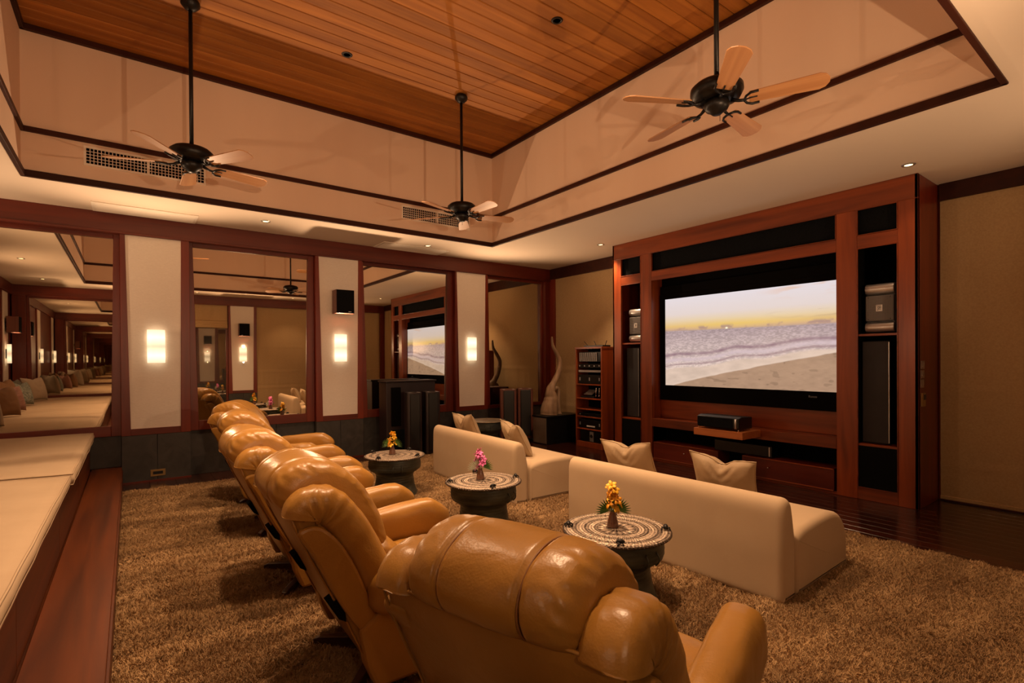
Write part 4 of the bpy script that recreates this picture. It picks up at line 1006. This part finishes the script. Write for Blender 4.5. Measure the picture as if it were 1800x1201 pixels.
    loft_y(prof, ends(0.272, 31), lambda q: 1-0.16*abs(q)**6, 64, 0.002, 20, 9).build('seat_cushion', 'leather', r)
    MB().box(0.40, 0.47, -0.27, 0.27, 0.10, 0.27).build('footrest', 'leather', r, bevel=0.02)
    for s_ in (-1, 1):
        n, m = 54, 32
        def A(i, j, s_=s_):
            q = i/(n-1); x = -0.22+0.76*(1-(1-q)**1.6)
            top = np.interp(x, [-0.33, -0.1, 0.15, 0.34, 0.42, 0.54], [0.575, 0.597, 0.620, 0.634, 0.630, 0.585]); bot = np.interp(x, [-0.33, 0.0, 0.35, 0.45, 0.54], [0.40, 0.385, 0.375, 0.385, 0.43])
            f = 1.0
            if x > 0.40: f = max(0.0, 1-((x-0.40)/0.14)**2.4)**0.5
            if x < -0.14: f = max(0.15, 1-((-0.14-x)/0.085)**2)**0.5
            cz = (top+bot)/2; hz = (top-bot)/2*(0.12+0.88*f); hy = np.interp(x, [-0.33, 0, 0.4], [0.062, 0.070, 0.078])*(0.1+0.9*f)
            an = 2*PI*j/m; c, s2_ = math.cos(an), math.sin(an); ex = 0.72
            wv = 0.004*noise.noise(Vector((x*9, c*2, s2_*2+s_)))
            return (x, s_*0.358+(hy+wv)*math.copysign(abs(c)**ex, c), cz+(hz+wv)*math.copysign(abs(s2_)**ex, s2_))
        MB().grid(A, n, m, closed_v=True, caps=True).build('armrest', 'leather', r)
        MB().prism([(-0.19, 0.10), (0.44, 0.10), (0.475, 0.30), (0.46, 0.44), (-0.16, 0.44), (-0.20, 0.40), (-0.26, 0.36), (-0.23, 0.20)], 'y', s_*0.295, s_*0.385, False).build('arm_panel', 'leather', r, bevel=0.018)
        MB().prism([(-0.372, 0.485), (-0.345, 0.50), (-0.31, 0.45), (-0.305, 0.40), (-0.335, 0.42)], 'y', s_*0.27, s_*0.352).build('recline_bracket', 'matteblack', r)
    # swivel base
    MB().lathe([(0.10, 0.12), (0.11, 0.10), (0.05, 0.08), (0.045, 0.05), (0.001, 0.05)], 24).build('swivel_post', 'blackmetal', r)
    for k in range(4):
        an = PI/4*1.0+k*PI/2; L = 0.37
        b = MB().prism([(0.0, 0.045), (0.0, 0.10), (0.08, 0.10), (L-0.02, 0.068), (L+0.01, 0.055), (L+0.01, 0.035), (L-0.03, 0.004), (L-0.06, 0.004), (0.08, 0.045)], 'y', -0.028, 0.028)
        b.v = [(x, y*(1.0 if x < 0.2 else 0.6), z) for x, y, z in b.v]
        b.build('leg', 'darkleg', r, rot=(0, 0, an+(-0.07 if k % 2 else 0.07)*0), bevel=0.004)
    return r
rec = make_recliner()
RECL = [(1.125, 1.135, 18, 'tan leather recliner nearest the viewpoint, its back towards the bottom of the view'),
        (1.0, 2.40, -1, 'tan leather recliner second from the viewpoint, beside the nearest drum table'),
        (1.0, 3.57, 0, 'tan leather recliner in the middle of the row'),
        (1.13, 4.80, -7, 'tan leather recliner second from the mirror wall'),
        (1.22, 5.83, -26, 'tan leather recliner farthest from the viewpoint, turned from the mirror wall')]
for i, (x, y, a, lab) in enumerate(RECL):
    o = rec if i == 0 else copy_tree(rec)
    o.location = (x, y, 0.0); o.rotation_euler = (0, 0, math.radians(a)); tag(o, lab, 'recliner', 'row of tan leather recliners')

# ================================================================== BENCH AND ITS CUSHIONS
bn = empty('built_in_bench', (-1.2, 3.65, 0.2), label='long red wood bench base under the cream cushions', cat='bench')
MB().box(-0.87, 0.825, YD-3.65+0.02, YP-3.65-0.01, 0.30, 0.345).build('seat_board', 'redwood_y', bn, bevel=0.004)
ny = 5
for k in range(ny):
    a = YD-3.65+0.02+(YP-YD-0.03)*k/ny; MB().box(0.80, 0.822, a+0.002, a+(YP-YD-0.03)/ny-0.002, 0.0, 0.30).build('front_panel', 'deckwood', bn, bevel=0.003)
def mattress(y0, y1, xf, z0, h, label, seed):
    r = empty('bench_cushion', ((XW+0.05+xf)/2, (y0+y1)/2, z0), label=label, cat='cushion', group='cream bench cushions')
    wx = (xf-XW-0.05)/2; wy = (y1-y0)/2; nx, ny_ = 26, 60
    def T(i, j, top):
        u = -1+2*i/(nx-1); v = -1+2*j/(ny_-1)
        z = (h if top else 0.004)
        if top: z += 0.018*(1-abs(u)**6)*(1-abs(v)**10)+0.010*noise.noise(Vector((u*1.5+seed, v*3, 0)))-0.006*abs(u)
        return (u*wx+0.006*noise.noise(Vector((seed, v*4, 1))), v*wy, z)
    b = MB(); b.grid(lambda i, j: T(i, j, True), nx, ny_); b.grid(lambda i, j: T(nx-1-i, j, False), nx, ny_)
    ring = lambda top: [T(i, 0, top) for i in range(nx)]+[T(nx-1, j, top) for j in range(1, ny_)]+[T(i, ny_-1, top) for i in range(nx-2, -1, -1)]+[T(0, j, top) for j in range(ny_-2, 0, -1)]
    A_, B_ = ring(False), ring(True); m = len(A_)
    mid = []
    for p, q in zip(A_, B_): mid.append(((p[0]+q[0])/2+0.012*np.sign(p[0])*(abs(abs(p[0])-wx) < 0.03), (p[1]+q[1])/2+0.010*np.sign(p[1])*(abs(abs(p[1])-wy) < 0.01), (p[2]+q[2])/2))
    b.add(A_+mid+B_, [(k, (k+1) % m, m+(k+1) % m, m+k) for k in range(m)]+[(m+k, m+(k+1) % m, 2*m+(k+1) % m, 2*m+k) for k in range(m)], True)
    b.build('cover', 'daybed', r)
    for zz, rg in ((0, A_), (1, B_)): MB().tube(rg+[rg[0]], 0.005, 6).build('piping', 'daybed', r)
mattress(4.955, 7.57, -0.345, 0.547, 0.095, 'cream bench cushion against the large mirror', 1.0)
mattress(2.32, 4.93, -0.362, 0.547, 0.085, 'cream bench cushion filling the near corner of the view', 4.0)
mattress(YD+0.03, 2.295, -0.362, 0.547, 0.085, 'cream bench cushion beside the viewpoint, seen only in the mirror', 7.0)
for i, (x, y, w_, h, t, mat, rz, lab) in enumerate([
    (-1.50, 6.72, 0.66, 0.56, 0.26, 'pil_beige', 0.55, 'big beige bench pillow nearest the large mirror'),
    (-1.78, 6.10, 0.60, 0.52, 0.22, 'pil_beige', 0.25, 'beige bench pillow behind the biggest one'),
    (-1.50, 5.00, 0.52, 0.46, 0.22, 'pil_brown', 0.5, 'brown bench pillow seen in the large mirror'),
    (-1.80, 4.45, 0.55, 0.50, 0.20, 'pil_beige', 0.1, 'beige pillow leaning at the middle of the bench'),
    (-1.55, 3.95, 0.48, 0.42, 0.18, 'pil_pink', 0.5, 'mauve striped pillow on the bench'),
    (-1.72, 3.2, 0.58, 0.52, 0.22, 'pil_brown', 0.3, 'wide brown pillow on the bench past the mauve one'),
    (-1.62, 2.4, 0.50, 0.44, 0.20, 'pil_teal', 0.4, 'shaggy grey green pillow on the bench, seen in the mirror'),
    (-1.78, 1.75, 0.55, 0.48, 0.20, 'pil_teal', 0.2, 'second shaggy grey green pillow, closer to the wall behind the viewpoint'),
    (-1.60, 1.0, 0.56, 0.50, 0.24, 'pil_beige', 0.5, 'beige pillow at the bench end behind the viewpoint')]):
    p = make_pillow(w_, h, t, mat, 10+i*2.3, 0.04, pipe=False)
    lean(p, (x, y, 0.655+h/2*0.97), -0.25, rz); tag(p, lab, 'pillow', 'loose pillows along the bench')

# ================================================================== FLOWERS
def orchids(loc, cols, seed, label, H=0.17, fan='leaf', spread=0.055):
    rr = random.Random(seed); r = empty('flower_vase', loc, label=label, cat='flowers')
    MB().lathe([(0.001, 0.001), (0.036, 0.001), (0.037, 0.006), (0.030, 0.04), (0.020, 0.075), (0.0165, 0.088), (0.0185, 0.094), (0.0145, 0.094), (0.0125, 0.086), (0.001, 0.08)], 28).build('vase', 'vase', r)
    st = MB()
    for k in range(4): a = k*1.7; st.tube([(0, 0, 0.05), (0.01*math.cos(a), 0.01*math.sin(a), 0.11), (0.03*math.cos(a), 0.03*math.sin(a), H)], 0.0022, 6)
    st.build('stem', 'leaf', r)
    for k in range(17):
        b = MB(); n = 5
        for q in range(n):
            a = 2*PI*q/n+rr.random()*0.3; L = 0.030+0.009*rr.random(); wd = 0.0125
            d = Vector((math.cos(a), math.sin(a), 0)); s_ = Vector((-math.sin(a), math.cos(a), 0)); up = Vector((0, 0, 1))
            pts = [d*0.002, d*L*0.5+s_*wd+up*0.005, d*L+s_*wd*0.4+up*0.002, d*L-s_*wd*0.4+up*0.002, d*L*0.5-s_*wd+up*0.005, d*L*0.6+up*0.001]
            b.add(pts, [(0, 1, 5), (1, 2, 5), (2, 3, 5), (3, 4, 5), (4, 0, 5)], True)
        b.lathe([(0.001, 0.0), (0.004, 0.003), (0.005, 0.008), (0.001, 0.011)], 8)
        o = b.build('blossom', rr.choice(cols), r)
        t = k/16; rad = spread*(1-0.6*t)*rr.uniform(0.3, 1); an = rr.random()*2*PI
        o.location = (rad*math.cos(an), rad*math.sin(an), 0.095+H*0.75*t+0.01*rr.random())
        o.rotation_euler = (rr.uniform(0.3, 1.5), rr.uniform(-0.5, 0.5), an+PI/2+rr.uniform(-0.6, 0.6))
        m = o.modifiers.new('s', 'SOLIDIFY'); m.thickness = 0.0012
    for q, (dx, dy) in enumerate(((-0.75, 0.1), (0.7, -0.35))):
        b = MB(); L = 0.09; nrib = 11
        for k in range(nrib):
            a0 = -1.15+2.3*k/nrib; a1 = a0+2.3/nrib; am = (a0+a1)/2
            P = lambda a, l, z=0: (l*math.sin(a), z, l*math.cos(a))
            b.add([P(am, 0.004), P(a0, L*0.6), P(am, L, 0.004), P(a1, L*0.6), P(am, L*0.6, 0.006)], [(0, 1, 4), (1, 2, 4), (2, 3, 4), (3, 0, 4)])
        o = b.build('fan_leaf', fan if q == 0 else 'leaf', r); o.location = (dx*0.03, dy*0.03+0.0, 0.10)
        o.rotation_euler = (0.25, (-0.75 if q == 0 else 0.75), -0.64); m = o.modifiers.new('s', 'SOLIDIFY'); m.thickness = 0.0015
    return r
orchids((2.33, 2.13, 0.4365), ['orange_petal', 'yellow_petal', 'yellow_petal'], 2, 'small smoked vase of yellow orchids on the nearest drum table', 0.20)
orchids((2.375, 3.66, 0.4365), ['pink_petal'], 5, 'small smoked vase of pink orchids with a pale leaf', 0.19, 'paleleaf', 0.07)
orchids((2.26, 5.22, 0.4365), ['orange_petal', 'yellow_petal', 'orange_petal'], 8, 'small dark vase of orange orchids with a round green leaf', 0.17)

# ================================================================== DOWNLIGHTS
downlight((1.817, 5.265, HT), 'round black downlight in the timber ceiling between the two far fans', 'blackmetal', False, SPOT_W, (1.7, 5.0, 0), 85)
downlight((3.21, 3.59, HT), 'round black downlight in the timber ceiling nearer the screen side', 'blackmetal', False, SPOT_W, (2.9, 3.5, 0), 85)
downlight((0.45, 3.60, HT), 'black downlight in the timber ceiling on the bench side, above the view', 'blackmetal', False, SPOT_W, (0.7, 3.6, 0), 85)
downlight((1.83, 2.00, HT), 'black downlight in the timber ceiling above the nearest recliner', 'blackmetal', False, SPOT_W, (1.9, 1.9, 0), 85)
SF = [(1.367, 6.968, 'ceiling downlight before the first mirror'), (3.65, 7.05, 'ceiling downlight before the mirror showing the screen'), (5.76, 5.48, 'ceiling downlight beside the cabinet, near the corner'),
      (5.67, 1.60, 'ceiling downlight at the right-hand top corner of the cabinet'), (-1.45, 6.3, 'ceiling downlight above the bench by the large mirror'), (-1.45, 3.65, 'ceiling downlight above the middle of the bench'), (-1.45, 1.0, 'ceiling downlight above the end of the bench'),
      (1.37, 0.30, 'ceiling downlight behind the viewpoint, bench side'), (3.65, 0.30, 'ceiling downlight behind the viewpoint, screen side')]
for (x, y, lab) in SF: downlight((x, y, HS), lab, 'silver', True, {5.76: UP_W*7, 5.67: UP_W*0.4, 1.367: UP_W*1.5, 3.65: UP_W*1.5}.get(x, UP_W*(0.5 if y < 1 else 1)), None, 95)

# ================================================================== RUG
rug = empty('shag_rug', (2.31, 3.35, 0), label='large golden brown shag rug under the chairs and sofas', cat='rug')
RX, RY = 2.395, 3.68
def rug_h(x, y):
    f = noise.noise(Vector((x*0.8, y*7.0, 0.3)))*0.55+noise.noise(Vector((x*1.6+5, y*17.0, 1.3)))*0.4+noise.noise(Vector((x*6, y*9, 4)))*0.3
    f = max(-0.55, min(0.55, f-0.9*max(0, abs(f)-0.35)*(1 if f > 0 else -1)))
    return max(0.004, 0.014+0.036*f)
nx, ny_ = 150, 420
b = MB(); b.grid(lambda i, j: (-RX+2*RX*i/(nx-1), -RY+2*RY*j/(ny_-1), rug_h(-RX+2*RX*i/(nx-1), -RY+2*RY*j/(ny_-1))*(0.3 if i in (0, nx-1) or j in (0, ny_-1) else 1)), nx, ny_)
M['rugbase'] = newmat('rug_base', (0.11, 0.055, 0.022, 1), 0.95, spec=0.1)
base = b.build('backing', 'rugbase', rug, fix=False)
# one tuft of pile
rr = random.Random(4); tb = MB()
for k in range(16):
    px, py_ = rr.gauss(0, 0.011), rr.gauss(0, 0.011); L = rr.uniform(0.018, 0.030); a = rr.random()*2*PI; ln = rr.uniform(0.2, 0.75)
    w_ = 0.0014; wa = rr.random()*PI; wx, wy = w_*math.cos(wa), w_*math.sin(wa)
    m1 = (px+math.cos(a)*L*ln*0.35, py_+math.sin(a)*L*ln*0.35, L*0.6); t_ = (px+math.cos(a)*L*ln, py_+math.sin(a)*L*ln, L*0.9)
    tb.add([(px-wx, py_-wy, -0.004), (px+wx, py_+wy, -0.004), (m1[0]+wx, m1[1]+wy, m1[2]), (m1[0]-wx, m1[1]-wy, m1[2]), t_], [(0, 1, 2, 3), (3, 2, 4)])
mp_ = newmat('rug_pile', (0.42, 0.24, 0.11, 1), 0.7, spec=0.25)
nt, N, p = nodes(mp_)
ge = N('ShaderNodeNewGeometry'); n1 = N('ShaderNodeTexNoise'); n1.inputs['Scale'].default_value = 2.2; n1.inputs['Detail'].default_value = 5
mpn = N('ShaderNodeMapping'); mpn.inputs['Scale'].default_value = (0.6, 1.6, 1); nt.links.new(ge.outputs['Position'], mpn.inputs[0]); nt.links.new(mpn.outputs[0], n1.inputs['Vector'])
rp = N('ShaderNodeValToRGB'); rp.color_ramp.elements[0].position = 0.32; rp.color_ramp.elements[1].position = 0.68
rp.color_ramp.elements[0].color = (0.24, 0.13, 0.05, 1); rp.color_ramp.elements[1].color = (0.46, 0.29, 0.135, 1)
nt.links.new(n1.outputs['Fac'], rp.inputs[0]); nt.links.new(rp.outputs[0], p.inputs['Base Color'])
p.inputs['Sheen Weight'].default_value = 0.4; p.inputs['Sheen Tint'].default_value = (1, 0.8, 0.55, 1)
tuft = tb.build('tuft_source', mp_, rug, fix=False); tuft.hide_render = True; tuft.hide_viewport = True; tuft['kind'] = 'helper'
me = base.data.copy(); pile = bpy.data.objects.new('pile', me); COL.objects.link(pile); pile.parent = rug; pile['kind'] = 'stuff'
ng = bpy.data.node_groups.new('pile_nodes', 'GeometryNodeTree')
ng.interface.new_socket('Geometry', in_out='INPUT', socket_type='NodeSocketGeometry'); ng.interface.new_socket('Geometry', in_out='OUTPUT', socket_type='NodeSocketGeometry')
g = lambda t: ng.nodes.new(t)
gi, go = g('NodeGroupInput'), g('NodeGroupOutput')
dp = g('GeometryNodeDistributePointsOnFaces'); dp.inputs['Density'].default_value = 4600.0
oi = g('GeometryNodeObjectInfo'); oi.inputs['Object'].default_value = tuft
io = g('GeometryNodeInstanceOnPoints')
ng.links.new(gi.outputs[0], dp.inputs['Mesh']); ng.links.new(dp.outputs['Points'], io.inputs['Points']); ng.links.new(oi.outputs['Geometry'], io.inputs['Instance'])
# lean of the pile wanders over the rug
ps_ = g('GeometryNodeInputPosition'); nn = g('ShaderNodeTexNoise'); nn.inputs['Scale'].default_value = 2.6; nn.inputs['Detail'].default_value = 3
vm = g('ShaderNodeVectorMath'); vm.operation = 'MULTIPLY'; vm.inputs[1].default_value = (0.7, 2.6, 1); ng.links.new(ps_.outputs[0], vm.inputs[0]); ng.links.new(vm.outputs[0], nn.inputs['Vector'])
sb_ = g('ShaderNodeVectorMath'); sb_.operation = 'SUBTRACT'; sb_.inputs[1].default_value = (0.5, 0.5, 0.5); ng.links.new(nn.outputs['Color'], sb_.inputs[0])
sc_ = g('ShaderNodeVectorMath'); sc_.operation = 'MULTIPLY'; sc_.inputs[1].default_value = (4.4, 4.0, 0); ng.links.new(sb_.outputs[0], sc_.inputs[0])
rv = g('FunctionNodeRandomValue'); rv.data_type = 'FLOAT_VECTOR'; rv.inputs[0].default_value = (-0.25, -0.25, 0); rv.inputs[1].default_value = (0.25, 0.25, 6.283)
ad = g('ShaderNodeVectorMath'); ad.operation = 'ADD'; ng.links.new(sc_.outputs[0], ad.inputs[0]); ng.links.new(rv.outputs[0], ad.inputs[1])
ng.links.new(ad.outputs[0], io.inputs['Rotation'])
rs = g('FunctionNodeRandomValue'); rs.data_type = 'FLOAT'; rs.inputs[2].default_value = 0.75; rs.inputs[3].default_value = 1.25; ng.links.new(rs.outputs[1], io.inputs['Scale'])
ng.links.new(io.outputs[0], go.inputs[0])
md = pile.modifiers.new('pile', 'NODES'); md.node_group = ng
pile.data.materials.clear(); pile.data.materials.append(mp_)
